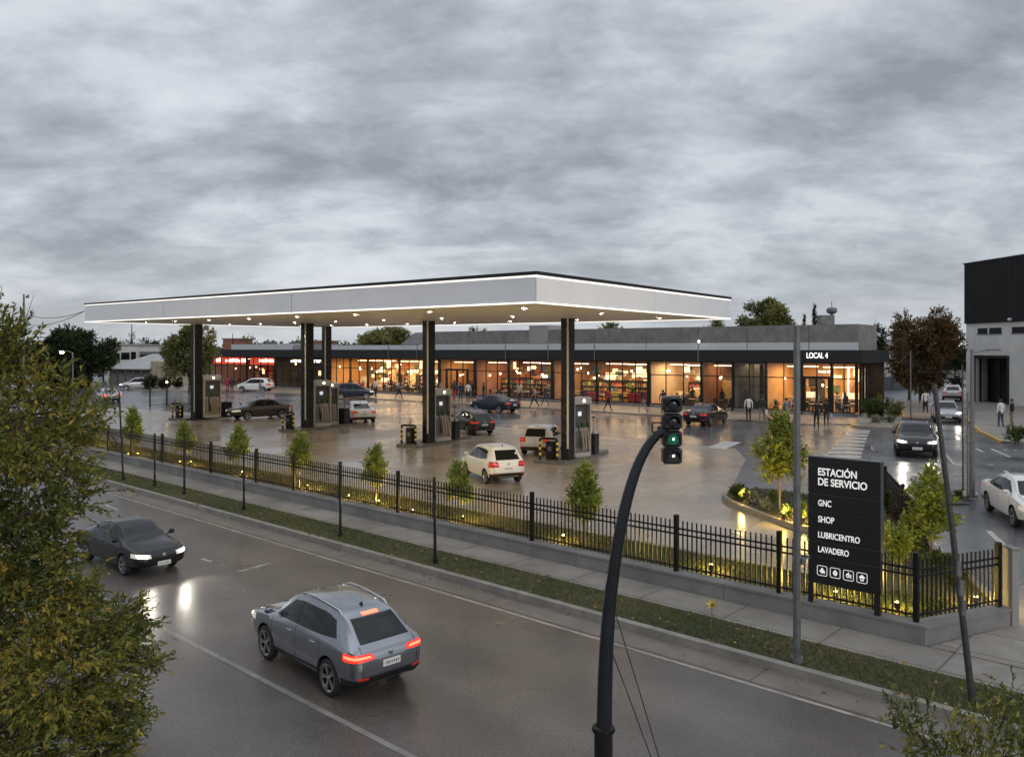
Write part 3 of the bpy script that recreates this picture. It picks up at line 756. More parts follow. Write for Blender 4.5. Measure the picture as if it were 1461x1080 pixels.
def wheel_meshes(r, w=.2):
    t = MB(); t.lathe([(r * .73, -w / 2), (r * .9, -w / 2), (r * .985, -w / 2 + .03), (r, -w / 4), (r, w / 4), (r * .985, w / 2 - .03), (r * .9, w / 2), (r * .73, w / 2), (r * .73, -w / 2)], 28, 'Y')
    rm = MB(); y = w / 2
    rm.lathe([(r * .64, y - .03), (r * .74, y - .012), (r * .76, y + .002), (r * .71, y + .002)], 28, 'Y')
    rm.lathe([(0, y - .09), (r * .73, y - .09)], 28, 'Y', mi=1)
    rm.lathe([(0, y - .012), (r * .14, y - .014), (r * .16, y - .05)], 14, 'Y')
    for k in range(5):
        for dk in (-.13, .13):
            a = 2 * math.pi * k / 5; p0 = Vector((math.cos(a) * r * .1, y - .04, math.sin(a) * r * .1)); p1 = Vector((math.cos(a + dk) * r * .70, y - .02, math.sin(a + dk) * r * .70))
            rm.beam(p0, p1, .035, .03, up=(0, 1, 0))
    return smooth(t.mesh('tyre', [M['rubber']], fixn=True), 50), rm.mesh('rim', [M['rim'], M['black_plastic']])
_paint = {}
def paint_mat(name, col, metal=.0, rough=.28):
    if name in _paint: return _paint[name]
    _paint[name] = mat('car paint ' + name, col, rough, metal, .06, 1.2, coat=1.0 if max(col) > .1 else .35, spec=.5 if max(col) > .1 else .35); return _paint[name]

def plate_marks(pl_, x, z=None):
    z = z if z is not None else sum(v.co.z for v in pl_.data.vertices) / len(pl_.data.vertices); mb = MB(); q = random.Random(2)
    for k in range(7): mb.box((x, -.16 + k * .053, z + q.uniform(-.006, .006)), (.003, q.uniform(.02, .036), q.uniform(.05, .07)))
    mb.build('plate_marks', mat('worn plate print', (.2, .2, .2), .6), pl_)
def build_car(kind, name):
    T = CARS[kind]; wb, wr_ = T['wb'], T['wr']; wmax = max(s[1] for s in T['st'])
    root = thing(name, '', 'car')
    me = car_grid(T); me.materials.append(paint_mat('prototype', (.3, .3, .3))); me.materials.append(M['black_plastic'])
    for p in me.polygons: p.material_index = 0
    ax = (wb / 2, -wb / 2)
    for x in ax:
        for sg in (1, -1):
            c = MB(); c.tube([(x, sg * (wmax - .28), wr_ + .01), (x, sg * (wmax + .2), wr_ + .01)], wr_ + .055, 28)
            me = boolean(me, cutmesh(c, 1), 'DIFFERENCE')
    body = link_mesh('body', smooth(me, 30), root); me.name = 'body'
    def decal(pname, mb, m, infl, parent=None, ang=35):
        b = car_grid(T, infl); out = boolean(b, cutmesh(mb), 'INTERSECT')
        if not len(out.polygons): return None
        out.materials.clear(); out.materials.append(m)
        for p in out.polygons: p.material_index = 0
        out.name = pname
        return link_mesh(pname, smooth(out, ang), parent or root)
    for poly in T['win']:
        for sg in (1, -1): decal('side_window', prism_xz(poly, sg * .4, sg * 1.1), M['car_glass'], .004)
    ws_ = T['win']
    for a, b in zip(ws_[:-1], ws_[1:]):       # black pillars between the side windows
        xa, xb = min(p[0] for p in a), max(p[0] for p in b); zl = max(min(p[1] for p in a), min(p[1] for p in b)); zh = min(max(p[1] for p in a), max(p[1] for p in b))
        for sg in (1, -1): decal('pillar', prism_xz([(xb - .01, zl + .005), (xa + .01, zl + .005), (xa + .01, zh - .004), (xb - .01, zh - .004)], sg * .4, sg * 1.1), M['black_plastic'], .003)
    x0, z0, z1, y0, y1, _ = T['ws']; n = 6
    top = [(-y1 + 2 * y1 * i / n, z1 + .02 * math.sin(math.pi * i / n)) for i in range(n, -1, -1)]
    decal('windscreen', prism_yz([(-y0, z0), (y0, z0)] + top, x0 - .25, x0 + 1.2), M['car_glass'], .004)
    x0, z0, z1, y0, y1 = T['rw']
    decal('rear_window', prism_yz([(-y0, z0), (y0, z0), (y1, z1), (-y1, z1)], -3, x0), M['car_glass'], .004)
    ty0, ty1, tz0, tz1, tx = T['tail']
    for sg in (1, -1):
        hgt = tz1 - tz0
        tlo = decal('tail_light', prism_yz([(sg * ty0, tz0 + .03), (sg * (ty1 + .2), tz0 - .01), (sg * (ty1 + .2), tz1), (sg * (ty0 + .04), tz1 - .02)], -3, tx), M['tail_dim'], .008)
        decal('lamp_core', prism_yz([(sg * (ty0 + .07), tz0 + hgt * .42), (sg * (ty1 + .2), tz0 + hgt * .36), (sg * (ty1 + .2), tz0 + hgt * .74), (sg * (ty0 + .1), tz0 + hgt * .66)], -3, tx - .04), M['tail_core_dim'], .011, tlo)
    hy0, hy1, hz0, hz1, hx = T['head']
    for sg in (1, -1):
        hl = decal('headlight', prism_yz([(sg * hy0, hz0 + .01), (sg * (hy1 + .2), hz0 + .05), (sg * (hy1 + .2), hz1 + .04), (sg * hy0, hz1 - .03)], hx, 3), M['head_dim'], .006)
    for hl, sg in zip([c for c in root.children if c.name.startswith('headlight')], (1, -1)):
        hh = hz1 - hz0; ym = (hy0 + hy1) / 2
        decal('lamp_core', prism_yz([(sg * (ym - .13), hz0 + hh * .3), (sg * (ym + .15), hz0 + hh * .36), (sg * (ym + .17), hz0 + hh * .92), (sg * (ym - .13), hz0 + hh * .72)], hx, 3), M['head_dim'], .01, hl)
    gy, gz0, gz1 = T['grille']
    decal('grille', prism_yz([(-gy, gz1), (-gy * .85, gz0), (gy * .85, gz0), (gy, gz1)], 1.5, 3), M['black_plastic'], .006)
    decal('front_bumper', prism_yz([(-.8, gz0 - .05), (-.55, gz0 - .22), (.55, gz0 - .22), (.8, gz0 - .05)], 1.6, 3), M['black_plastic'], .005)
    pr = T['plate_r']; xr = T['st'][0][0] - .05; xf = T['st'][-1][0] + .05
    decal('rear_bumper', prism_yz([(-1, pr - .42), (1, pr - .42), (1, pr - .25), (.6, pr - .2), (-.6, pr - .2), (-1, pr - .25)], -3, -wb / 2 - .45), M['black_plastic'], .006)
    mb = MB(); mb.bbox((xr - .012, 0, pr), (.02, .44, .13), .006); pl_ = mb.build('number_plate', M['plate'], root)
    plate_marks(pl_, xr - .0235)
    mb = MB(); mb.bbox((xf + .008, 0, T['plate_f']), (.02, .44, .13), .006); pl_ = mb.build('number_plate', M['plate'], root)
    plate_marks(pl_, xf + .0195, T['plate_f'])
    mb = MB(); mb.lathe([(0, .02), (.045, .015), (.055, 0)], 14, 'X', (xf - .005, 0, gz1 + .03)); mb.lathe([(0, -.02), (.04, -.015), (.05, 0)], 14, 'X', (xr + .01, 0, pr + .17)); mb.build('badge', M['chrome'], root)
    if kind == 'suv' : decal('sill_cladding', prism_xz([(-3, .2), (3, .2), (3, T['sill']), (-3, T['sill'])], -2, 2), M['black_plastic'], .007)
    if kind != 'hatch' or True:
        decal('bumper_trim', prism_yz([(-.5, pr - .36), (.5, pr - .36), (.5, pr - .325), (-.5, pr - .325)], -3, -wb / 2 - .6), M['chrome'], .01)
        for sg in (1, -1): decal('reflector', prism_yz([(sg * .55, pr - .235), (sg * .78, pr - .235), (sg * .78, pr - .195), (sg * .55, pr - .195)], -3, -wb / 2 - .5), M['tail_dim'], .01)
    decal('side_crease', prism_xz([(-wb / 2 + .42, .40), (wb / 2 - .42, .36), (wb / 2 - .42, .40), (-wb / 2 + .42, .46)], -2, 2), M['black_plastic'] if kind == 'suv' else paint_mat('prototype', (.3, .3, .3)), .005)
    # door seams
    for x in ((-.03, -1.0 if kind != 'hatch' else -.84, 1.02 if kind != 'hatch' else .95)):
        zt = .98 if kind != 'suv' else 1.05
        mb = prism_xz([(x - .006, .36), (x + .006, .36), (x + .006, zt), (x - .006, zt)], -2, 2); decal('door_seam', mb, M['black_plastic'], .0015)
    xh = T['ws'][0] + .72; yb = .66
    for sg in (1, -1): decal('bonnet_seam', prism_yz([(sg * yb, .5), (sg * (yb + .012), .5), (sg * (yb + .012), T['ws'][1] + .01), (sg * yb, T['ws'][1] + .01)], xh, T['st'][-1][0] - .2), M['black_plastic'], .0015)
    zt = T['rw'][1] - .02
    for sg in (1, -1): decal('tailgate_seam', prism_yz([(sg * (yb + .02), pr - .2), (sg * (yb + .032), pr - .2), (sg * (yb + .012), zt), (sg * yb, zt)], -3, -wb / 2 - .3), M['black_plastic'], .0015)
    decal('tailgate_seam', prism_yz([(-yb, pr - .19), (yb, pr - .19), (yb, pr - .178), (-yb, pr - .178)], -3, -wb / 2 - .5), M['black_plastic'], .0015)
    for sg in (1, -1):
        for x in (-.75 if kind != 'hatch' else -.6, .22):
            mb = MB(); zz = (.92 if kind == 'suv' else .82); mb.bbox((x, sg * (wmax - .0), zz), (.2, .05, .03), .012); mb.build('door_handle', paint_mat('prototype', (.3, .3, .3)), root)
        mb = MB(); zz = T['ws'][1] + .06; mb.bbox((1.0 if kind != 'hatch' else .9, sg * (wmax + .07), zz), (.11, .2, .13), .04); mb.box((1.0 if kind != 'hatch' else .9, sg * (wmax - .03), zz - .05), (.05, .12, .03))
        mb.build('wing_mirror', paint_mat('prototype', (.3, .3, .3)) if kind != 'hatch' else M['black_plastic'], root)
    if kind == 'suv':
        for sg in (1, -1):
            mb = MB(); mb.tube([(-1.38, sg * .575, 1.50), (-1.26, sg * .575, 1.575), (-.5, sg * .585, 1.64), (.05, sg * .58, 1.64), (.25, sg * .575, 1.58)], .018, 6); mb.build('roof_rail', M['chrome'], root)
    ant = MB(); xa = {'suv': -1.2, 'sedan': -.72, 'hatch': -1.2}[kind]; za = {'suv': 1.555, 'sedan': 1.415, 'hatch': 1.545}[kind]
    ant.add([(xa + .1, -.02, za), (xa + .1, .02, za), (xa - .08, .02, za), (xa - .08, -.02, za), (xa - .07, 0, za + .085)], [(0, 1, 4), (1, 2, 4), (2, 3, 4), (3, 0, 4)])
    ant.build('roof_aerial', M['black_plastic'], root)
    ty, rimm = wheel_meshes(wr_)
    for x in ax:
        for sg in (1, -1):
            wo = link_mesh('wheel', ty, root, (x, sg * (wmax - .11), wr_), 0 if sg > 0 else math.pi)
            link_mesh('rim', rimm, wo)
    if kind == 'suv':
        decal('brake_light', prism_yz([(-.2, 1.475), (.2, 1.475), (.2, 1.51), (-.2, 1.51)], -3, -1.2), M['tail_lit'], .01)
    return root
CARPROTO = {}
def car(kind, name, pt, heading, label, color, scale=1.0, head=False, tail=False, z=0.0, plate=True):
    """pt = wheel contact point (pixel) of the given corner; heading = ground direction; corner like 'RL' (rear left), 'FR'"""
    px, corner = pt
    p = G(px[0], px[1], z); h = Vector((heading[0], heading[1], 0)).normalized(); lf = Vector((-h.y, h.x, 0))
    T = CARS[kind]; sc3 = scale if isinstance(scale, tuple) else (scale,) * 3; wb = T['wb'] * sc3[0]; w = (max(s[1] for s in T['st']) - .1) * sc3[1]
    c = p - h * (wb / 2 if corner[0] == 'F' else -wb / 2) - lf * (w if corner[1] == 'L' else -w)
    key = kind
    if key not in CARPROTO: CARPROTO[key] = build_car(kind, name); r = CARPROTO[key]
    else:
        r = copy_tree(CARPROTO[key]); r.name = name
        for o in list(r.children):
            if o.type == 'LIGHT': bpy.data.objects.remove(o)
    r.location = (c.x, c.y, z); r.rotation_euler = (0, 0, math.atan2(h.y, h.x)); r.scale = sc3
    tag(r, label, 'car', 'cars on the road and the forecourt')
    pm = paint_mat(*color)
    for o in r.children:
        n = o.name.split('.')[0]
        if n in ('body', 'door_handle', 'wing_mirror') or (n == 'side_crease' and kind != 'suv') and (n != 'wing_mirror' or kind != 'hatch'):
            o.material_slots[0].link = 'OBJECT'; o.material_slots[0].material = pm
        if n == 'headlight':
            for c_ in o.children: c_.material_slots[0].link = 'OBJECT'; c_.material_slots[0].material = M['head_lit'] if head else M['head_dim']
        if n == 'brake_light': o.material_slots[0].link = 'OBJECT'; o.material_slots[0].material = M['tail_core'] if tail else M['tail_dim']
        if n == 'tail_light':
            for c_ in o.children: c_.material_slots[0].link = 'OBJECT'; c_.material_slots[0].material = M['tail_core'] if tail else M['tail_core_dim']
        if n == 'tail_light': o.material_slots[0].link = 'OBJECT'; o.material_slots[0].material = M['tail_lit'] if tail else M['tail_dim']
    if head:      # the beams of the lit head lamps
        for sg in (1, -1):
            ld = bpy.data.lights.new('headlight_beam', 'SPOT'); ld.energy = 45 if head == 2 else 20; ld.spot_size = R(70); ld.spot_blend = .7; ld.color = (1, .9, .75); ld.shadow_soft_size = .08
            lo = bpy.data.objects.new('headlight_beam', ld); COL.objects.link(lo); lo.parent = r
            lo.location = (T['st'][-1][0] + .12, sg * .62, T['head'][2] + .08); lo.rotation_euler = Vector((1, 0, -.16)).to_track_quat('-Z', 'Y').to_euler()
    return r
GREY = ('metallic grey', (.29, .31, .34), .9, .2); BLACK = ('black', (.012, .012, .014), .1, .25); WHITE = ('white', (.72, .72, .7), 0, .3)
NAVY = ('navy', (.018, .024, .04), .3, .28); BROWN = ('bronze brown', (.075, .058, .045), .6, .35); SILVER = ('silver', (.38, .39, .41), .7, .35); OLIVE = ('dark olive', (.03, .028, .022), .4, .3); PEARL = ('pearl', (.55, .53, .49), .1, .3)
def car_all():
    car('suv', 'estate_car', ((472, 992), 'RL'), (-.685, .728), 'grey estate car with glowing red tail lights, driving away in the foreground', GREY, (.77, .72, .8), head=1, tail=True, z=ROADZ)
    car('sedan', 'sedan_car', ((178, 820), 'FR'), (.76, -.65), 'black sedan with bright headlights coming along the main road', BLACK, (.77, .72, .75), head=2, z=ROADZ)
    car('hatch', 'hatchback_car', ((694, 690), 'RL'), (-.40, .92), 'white hatchback nearest to the fence, standing on the open forecourt', WHITE, (.88, .86, .92))
    car('hatch', 'hatchback_car', ((748, 648), 'RL'), (.30, .955), 'pale hatchback standing beside the column of the nearest pump island', PEARL, .92)
    car('sedan', 'sedan_car', ((352.8, 599.5), 'FL'), (-.72, -.69), 'bronze brown sedan standing at the farthest pumps', BROWN, 1.02)
    car('sedan', 'sedan_car', ((500, 603.8), 'RL'), (-.36, .93), 'white sedan seen from behind at the third pump island', WHITE, 1.0)
    car('suv', 'estate_car', ((667.6, 620.6), 'RL'), (-.46, .89), 'dark olive estate car standing at the second pump island', OLIVE, .88)
    car('sedan', 'sedan_car', ((712.6, 589.4), 'RL'), (-.74, .67), 'navy sedan passing behind the pumps in front of the shop', NAVY, .98)
    car('sedan', 'sedan_car', ((1013, 607.6), 'RR'), (.58, .81), 'black sedan parked in front of the cafe, right of the traffic signal', BLACK, .98)
    car('hatch', 'hatchback_car', ((487, 569.6), 'RR'), (.97, .22), 'small dark blue car driving past the restaurant windows', NAVY, 1.05)
    car('hatch', 'hatchback_car', ((345.5, 559.2), 'FL'), (-.97, .1), 'white hatchback parked in front of the red lit shop', WHITE, 1.08)
    car('sedan', 'sedan_car', ((145, 575), 'RL'), (-.60, .80), 'silver car with lit tail lights at the left end of the lane', SILVER, .95, tail=True)
    car('hatch', 'hatchback_car', ((180, 556.5), 'FL'), (-.93, -.36), 'silver car with a dazzling headlight at the far left', SILVER, 1.0, head=2)
    car('suv', 'estate_car', ((1280.5, 650), 'FR'), (-.40, -.92), 'black car with bright headlights coming down the side street', BLACK, .98, head=2)
    car('suv', 'estate_car', ((1334, 602.5), 'FR'), (-.40, -.92), 'silver car following the black car down the side street', SILVER, .93, head=1)
    car('suv', 'estate_car', ((1346, 571.5), 'RL'), (.46, .89), 'white car standing under the brown tree at the end of the side street', WHITE, .98)
    car('sedan', 'sedan_car', ((1411.4, 728.5), 'RR'), (-.26, -.966), 'white sedan coming along the side street at the right edge', WHITE, .93)
car_all()
# ------------------------------------------------------------------ low wall and picket fence along the pavement
WC = SPt(4.27, 15.4); WE = Vector((9.35, 15.25, 0))
w2 = (WE - WC).normalized()
mb = MB()
def wall_seg(a, b, th, h, mi=0):
    d = (b - a).normalized(); n = Vector((-d.y, d.x, 0))
    mb.prism([(v.x, v.y) for v in (a, b, b + n * th, a + n * th)], -.25, h - .05)
    mb.prism([(v.x, v.y) for v in (a - n * .02, b - n * .02, b + n * (th + .02), a + n * (th + .02))], h - .05 + .001, h)
S_END = 74
n_seg = 18
wl = thing('low_wall', 'long low concrete wall along the pavement under the picket fence', 'wall', (0, 0, 0))
for i in range(n_seg):
    mb = MB(); s0 = 4.27 + (S_END - 4.27) * i / n_seg; s1 = 4.27 + (S_END - 4.27) * (i + 1) / n_seg - .012
    a, b = SPt(s0, 15.4), SPt(s1, 15.4)
    if i == 0:
        nw_ = Vector((-w2.y, w2.x, 0)); k_ = SPt(0, 15.74); q0 = WC + nw_ * .34
        # inner corner of the L shaped first section
        tt_ = ((SPt(4.27, 15.74) - q0).dot(Vector((NR.x, NR.y, 0)))) / w2.dot(Vector((NR.x, NR.y, 0))); inn = q0 + w2 * tt_
        for off, za, zb_ in ((0, -.25, .29), (.02, .291, .34)):
            mb.prism([(v.x, v.y) for v in (SPt(s1, 15.4 - off), WC - nw_ * off + Vector((UR.x, UR.y, 0)) * -off, WE - nw_ * off, WE + nw_ * (.34 + off), inn, SPt(s1, 15.74 + off))], za, zb_)
    else: wall_seg(b, a, .34, .34)
    mb.build('wall_section', M['concrete'], wl, fixn=True)
# fence
def fence(name, label, pts_posts, n_off, z0, ht, gap=.115, post=.1, tall=.12, skip_first=False):
    fr = thing(name, label, 'fence', pts_posts[0])
    o = pts_posts[0]
    pm = MB()
    for q in pts_posts[1 if skip_first else 0:]:
        mb = MB(); mb.bbox((q.x - o.x, q.y - o.y, z0 + (ht + tall) / 2 - .0), (post, post, ht + tall), .012, math.atan2((pts_posts[1] - o).y, (pts_posts[1] - o).x)); mb.build('post', M['black_metal'], fr)
    for a, b in zip(pts_posts[:-1], pts_posts[1:]):
        d = b - a; Ln = d.length; d.normalize(); mb = MB()
        for zz in (.12, ht - .30, ht - .18): mb.beam(a - o + d * post / 2 + Vector((0, 0, z0 + zz)), b - o - d * post / 2 + Vector((0, 0, z0 + zz)), .03, .035)
        k = max(2, int(round((Ln - post) / gap)))
        for i in range(1, k):
            p = a - o + d * (post / 2 + (Ln - post) * i / k)
            mb.box((p.x, p.y, z0 + .05 + (ht - .05) / 2), (.025, .025, ht - .05), math.atan2(d.y, d.x))
        mb.build('picket_panel', M['black_metal'], fr)
    return fr
post_px = [1314, 1262, 1157, 1112, 965, 759, 568, 485.6, 420, 366, 301, 231.7, 190, 154.5]
ps = [SPt(s_at_px(px, 15.57), 15.57) for px in post_px]
sp_ = [SPt(4.27 + .2, 15.57)] + [SPt(s_at_px(px, 15.57), 15.57) for px in (1112, 965, 759, 568, 485.6, 420, 366, 301, 231.7, 188, 154.5)]
for k in range(5): sp_.append(sp_[-1] + Vector((UR.x, UR.y, 0)) * 4.2)
fence('picket_fence', 'long black picket fence on the low concrete wall along the pavement', sp_, 0, .34, 1.12)
nw = Vector((-w2.y, w2.x, 0))
fb = SPt(4.47, 15.57); fe = WE - w2 * .1 + nw * .17
fence('picket_fence', 'short black picket fence on the wall end right of the sign', [fb, fe], 0, .34, 1.1, skip_first=True)
h0, h1 = G(1263, 712) , G(1322, 790)
fence('picket_fence', 'dark picket fence running back beside the hedge behind the sign', [h1, h1.lerp(h0, .5), h0], 0, .03, 1.0)
# grey end pillar behind the fence end
pil = thing('wall_pillar', 'slim grey pillar at the end of the low wall on the side street', 'pillar', WE)
mb = MB(); mb.bbox((.08, .12, .72), (.14, .3, 1.44), .01); mb.build('shaft', M['concrete_l'], pil); mb = MB(); mb.bbox((.08, .12, 1.45), (.17, .33, .05), .01); mb.build('cap', M['concrete'], pil)

# ------------------------------------------------------------------ totem sign
m_sign = mat('sign face', (.011, .0115, .012), .42, 0, .12, 2); m_signtx = mat('sign lettering', (.82, .82, .8), .5, 0, .02, 2, emit=(1, .97, .92), estr=.35)
sl_, sr_ = SPt(s_at_px(1155, 15.48), 15.48), SPt(s_at_px(1257, 15.48), 15.48)
sd = (sr_ - sl_).normalized(); SWd = (sr_ - sl_).length; srot = math.atan2(sd.y, sd.x)
sg_ = thing('totem_sign', 'tall black sign board listing the station services in white letters beside the fence', 'sign', (sl_ + sr_) / 2, srot)
mb = MB(); ZT, ZB = 3.13, .72
mb.bbox((0, 0, (2.44 + ZT) / 2), (SWd, .15, ZT - 2.44 - .012), .008); mb.build('header_panel', m_sign, sg_)
zs_ = [2.44, 2.11, 1.80, 1.53, 1.235, ZB]
for a, b in zip(zs_[:-1], zs_[1:]):
    mb = MB(); mb.bbox((0, 0, (a + b) / 2), (SWd, .15, a - b - .012), .006); mb.build('board_panel', m_sign, sg_)
mb = MB(); mb.box((0, .0, 1.5), (SWd - .03, .1, 3.0 - 1.5)); mb.box((0, 0, 2.4), (SWd - .03, .1, 1.4)); mb.build('core_frame', M['grey_metal'], sg_)
for x in (-SWd / 2 + .05, SWd / 2 - .05):
    mb = MB(); mb.box((x, 0.0, .53), (.1, .13, .37)); mb.build('leg', m_sign, sg_)
mb = MB(); mb.box((SWd / 2 + .012, 0, (ZT + ZB) / 2), (.02, .152, ZT - ZB + .004)); mb.build('side_trim', mat('sign side', (.05, .052, .055), .35, .3), sg_)
mb = MB(); mb.box((0, 0, ZT + .012), (SWd + .03, .155, .02)); mb.build('top_trim', M['grey_metal'], sg_)
def text_mesh(body, w, h, m, name, bold=.0, ext=.006):
    cu = bpy.data.curves.new(name, 'FONT'); cu.body = body; cu.size = 1; cu.extrude = ext; cu.offset = bold; cu.align_x = 'LEFT'
    o = bpy.data.objects.new(name, cu); COL.objects.link(o)
    dg = bpy.context.evaluated_depsgraph_get(); me = bpy.data.meshes.new_from_object(o.evaluated_get(dg)); bpy.data.objects.remove(o)
    co = np.array([v.co[:] for v in me.vertices]); mn = co.min(0); mx = co.max(0)
    co[:, 0] = (co[:, 0] - mn[0]) / (mx[0] - mn[0]) * w
    base = 0.0; cap = .69
    co[:, 1] = (co[:, 1] - base) / cap * h
    co[:, 2] = (co[:, 2] - mn[2]) / max(1e-6, mx[2] - mn[2]) * ext
    # stand it up: x right, text height -> z, extrusion -> -y
    vs = np.stack([co[:, 0], -co[:, 2], co[:, 1]], 1)
    for v, c in zip(me.vertices, vs): v.co = c
    me.materials.clear(); me.materials.append(m); me.update(); return me
def sign_text(t, x, z, w, h, bold=.012):
    me = text_mesh(t, w, h, m_signtx, 'lettering', bold); o = link_mesh('lettering', me, sg_, (-SWd / 2 + x, -.076, z)); return o
sx = .2
sign_text('ESTACIÓN', sx, 2.80, .72, .135, .018); sign_text('DE SERVICIO', sx, 2.61, .905, .135, .018)
sign_text('GNC', sx, 2.215, .25, .115); sign_text('SHOP', sx, 1.905, .305, .115); sign_text('LUBRICENTRO', sx, 1.612, .775, .11); sign_text('LAVADERO', sx, 1.335, .575, .11)
for k in range(4):           # pictograms in rounded frames
    c = Vector((-SWd / 2 + .275 + k * .246, -.076, .985)); mb = MB(); s_ = .092; r_ = .025; pts = []
    for (qx, qz, a0) in ((s_ - r_, s_ - r_, 0), (-s_ + r_, s_ - r_, 90), (-s_ + r_, -s_ + r_, 180), (s_ - r_, -s_ + r_, 270)):
        for da in (0, 45, 90): pts.append((qx + r_ * math.cos(R(a0 + da)), qz + r_ * math.sin(R(a0 + da))))
    n = len(pts)
    for i in range(n):
        a, b = pts[i], pts[(i + 1) % n]; mb.beam((c.x + a[0], c.y - .002, c.z + a[1]), (c.x + b[0], c.y - .002, c.z + b[1]), .009, .006, up=(0, 1, 0))
    def disc(x, z, rx, rz, dy=.004):
        q = [(c.x + x + rx * math.cos(2 * math.pi * i / 14), c.y - dy, c.z + z + rz * math.sin(2 * math.pi * i / 14)) for i in range(14)]
        mb.add(q + [(v[0], c.y + .002, v[2]) for v in q], [tuple(range(14))] + [(i, 14 + i, 14 + (i + 1) % 14, (i + 1) % 14) for i in range(14)])
    def poly(p, dy=.004):
        m_ = len(p); q = [(c.x + x, c.y - dy, c.z + z) for x, z in p]
        mb.add(q + [(v[0], c.y + .002, v[2]) for v in q], [tuple(range(m_))] + [(i, m_ + i, m_ + (i + 1) % m_, (i + 1) % m_) for i in range(m_)])
    if k == 0: disc(0, .028, .022, .026); disc(-.026, -.008, .022, .022); disc(.026, -.008, .022, .022); poly([(-.012, 0), (.012, 0), (.02, -.05), (-.02, -.05)]); poly([(.035, -.01), (.05, -.01), (.05, -.05), (.035, -.05)])
    if k == 1: poly([(0, .06), (.03, .025), (.045, -.005), (.03, -.035), (0, -.055), (-.03, -.035), (-.045, -.005), (-.03, .025)]); 
    if k == 2: disc(-.01, -.005, .035, .042); poly([(-.02, .03), (0, .065), (.012, .03)]); poly([(.035, .03), (.05, .02), (.05, -.05), (.035, -.05)])
    if k == 3: poly([(-.055, .015), (0, .06), (.055, .015), (.045, -.005), (.03, -.005), (.03, -.055), (-.03, -.055), (-.03, -.005), (-.045, -.005)])
    o = mb.build('pictogram', m_signtx, sg_)
    mb = MB()
    if k == 1: poly([(-.012, .01), (.016, -.004), (-.012, -.018)], .0065)
    if k == 2: disc(-.01, -.008, .014, .018, .0065)
    if k == 3: disc(0, -.018, .016, .016, .0065)
    if k == 0: disc(0, -.0, .009, .012, .0065)
    if mb.v: mb.build('pictogram_detail', m_sign, o)

# ------------------------------------------------------------------ traffic signal on its curved pole
TY = 9.0
tl = thing('traffic_signal', 'black four lens traffic signal hanging on a curved dark pole in the foreground', 'traffic signal', P(861, 1280, TY))
o = tl.location
path_px = [(862, 1037), (863, 985), (865, 930), (869, 870), (876, 812), (886, 752), (898, 700), (911, 662), (926, 634), (940, 619), (953, 611)]
# resample smoothly
pp_ = np.array(path_px, float); tt = np.arange(len(pp_)); tq = np.linspace(0, len(pp_) - 1, 41)
xs_ = pchip(tt, pp_[:, 0], tq); ys_ = np.array([float(v) for v in -pchip(tt, -pp_[:, 1], tq)])
pts = [P(x, y, TY) - o for x, y in zip(xs_, ys_)]
mb = MB(); mb.tube(pts, [.088 - .044 * i / 40 for i in range(41)], 18); mb.build('curved_pole', M['pole_blue'], tl, smooth=True)
zb = -.02
base = P(861, 1040, TY) - o
mb = MB(); mb.cyl((base.x, 0, zb - o.z), .102, base.z - zb + o.z, 18); mb.build('pole_base', M['black_metal'], tl, smooth=True)
mb = MB(); mb.lathe([(.09, -.03), (.125, -.02), (.132, 0), (.125, .03), (.085, .045)], 18, 'Z', (base.x, 0, base.z)); mb.build('collar', M['black_metal'], tl, smooth=True)
mb = MB(); mb.cyl((base.x, 0, zb - o.z), .2, .03, 14); mb.build('base_flange', M['black_metal'], tl)
hc = P(958, 613, TY) - o
m_sig = mat('signal housing', (.012, .012, .013), .3, 0, .15, 6)
lens_m = [mat('dark lens', (.02, .022, .03), .06, 0, .1, 4), mat('dark lens', (0, 0, 0)), mat('green lens', (.01, .06, .04), .08, 0, .1, 4, emit=(.1, 1, .5), estr=.04), mat('smoked lens', (.05, .05, .05), .1, 0, .1, 4)]
ph = 24.3 / F * TY; pw = 27 / F * TY
for k in range(4):
    zc = hc.z + (1.5 - k) * ph; xc = hc.x
    mb = MB(); mb.bbox((xc, .0, zc), (pw, .17, ph * .95), .022); hs = mb.build('lens_housing', m_sig, tl)
    mb = MB(); mb.lathe([(0, -.022), (.04, -.018), (.062, -.004), (.066, 0)], 18, 'Y', (xc, -.088, zc)); mb.build('lens', lens_m[k], hs, smooth=True)
    mb = MB(); nvis = 12; vs = []      # visor: upper half tube, open below
    for yy, rr in ((-.082, .078), (-.165, .074)):
        for i in range(nvis + 1):
            a = R(-15 + 210 * i / nvis); vs.append((xc + rr * math.cos(a), yy + (.045 * (1 - math.sin(max(0, min(math.pi, a)))) if yy < -.1 else 0), zc + rr * math.sin(a)))
    n1_ = nvis + 1
    fs = [(i, i + 1, n1_ + i + 1, n1_ + i) for i in range(nvis)]
    mb.add(vs, fs); vo = mb.build('visor', m_sig, hs, smooth=True); sm = vo.modifiers.new('s', 'SOLIDIFY'); sm.thickness = .006
    if k in (2, 3):
        mb = MB(); mb.sphere((xc, -.108, zc + (.0 if k == 2 else .005)), (.013, .006, .013 if k == 2 else .011), 10, 8); mb.build('lens_glow', emis('green glow', (.45, 1, .75), 3) if k == 2 else emis('white glow', (1, .95, .9), 4), hs)
mb = MB(); q = [P(x, y, TY) - o for x, y in ((945, 603), (930.5, 603), (930.5, 616), (938, 617))]
for a, b in zip(q[:-1], q[1:]): mb.beam(a, b, .016, .016, up=(0, 1, 0))
mb.build('bracket', m_sig, tl)
mb = MB(); mb.cyl((hc.x - .09, .03, hc.z - .035), .06, .07, 12); mb.build('arm_clamp', m_sig, tl)
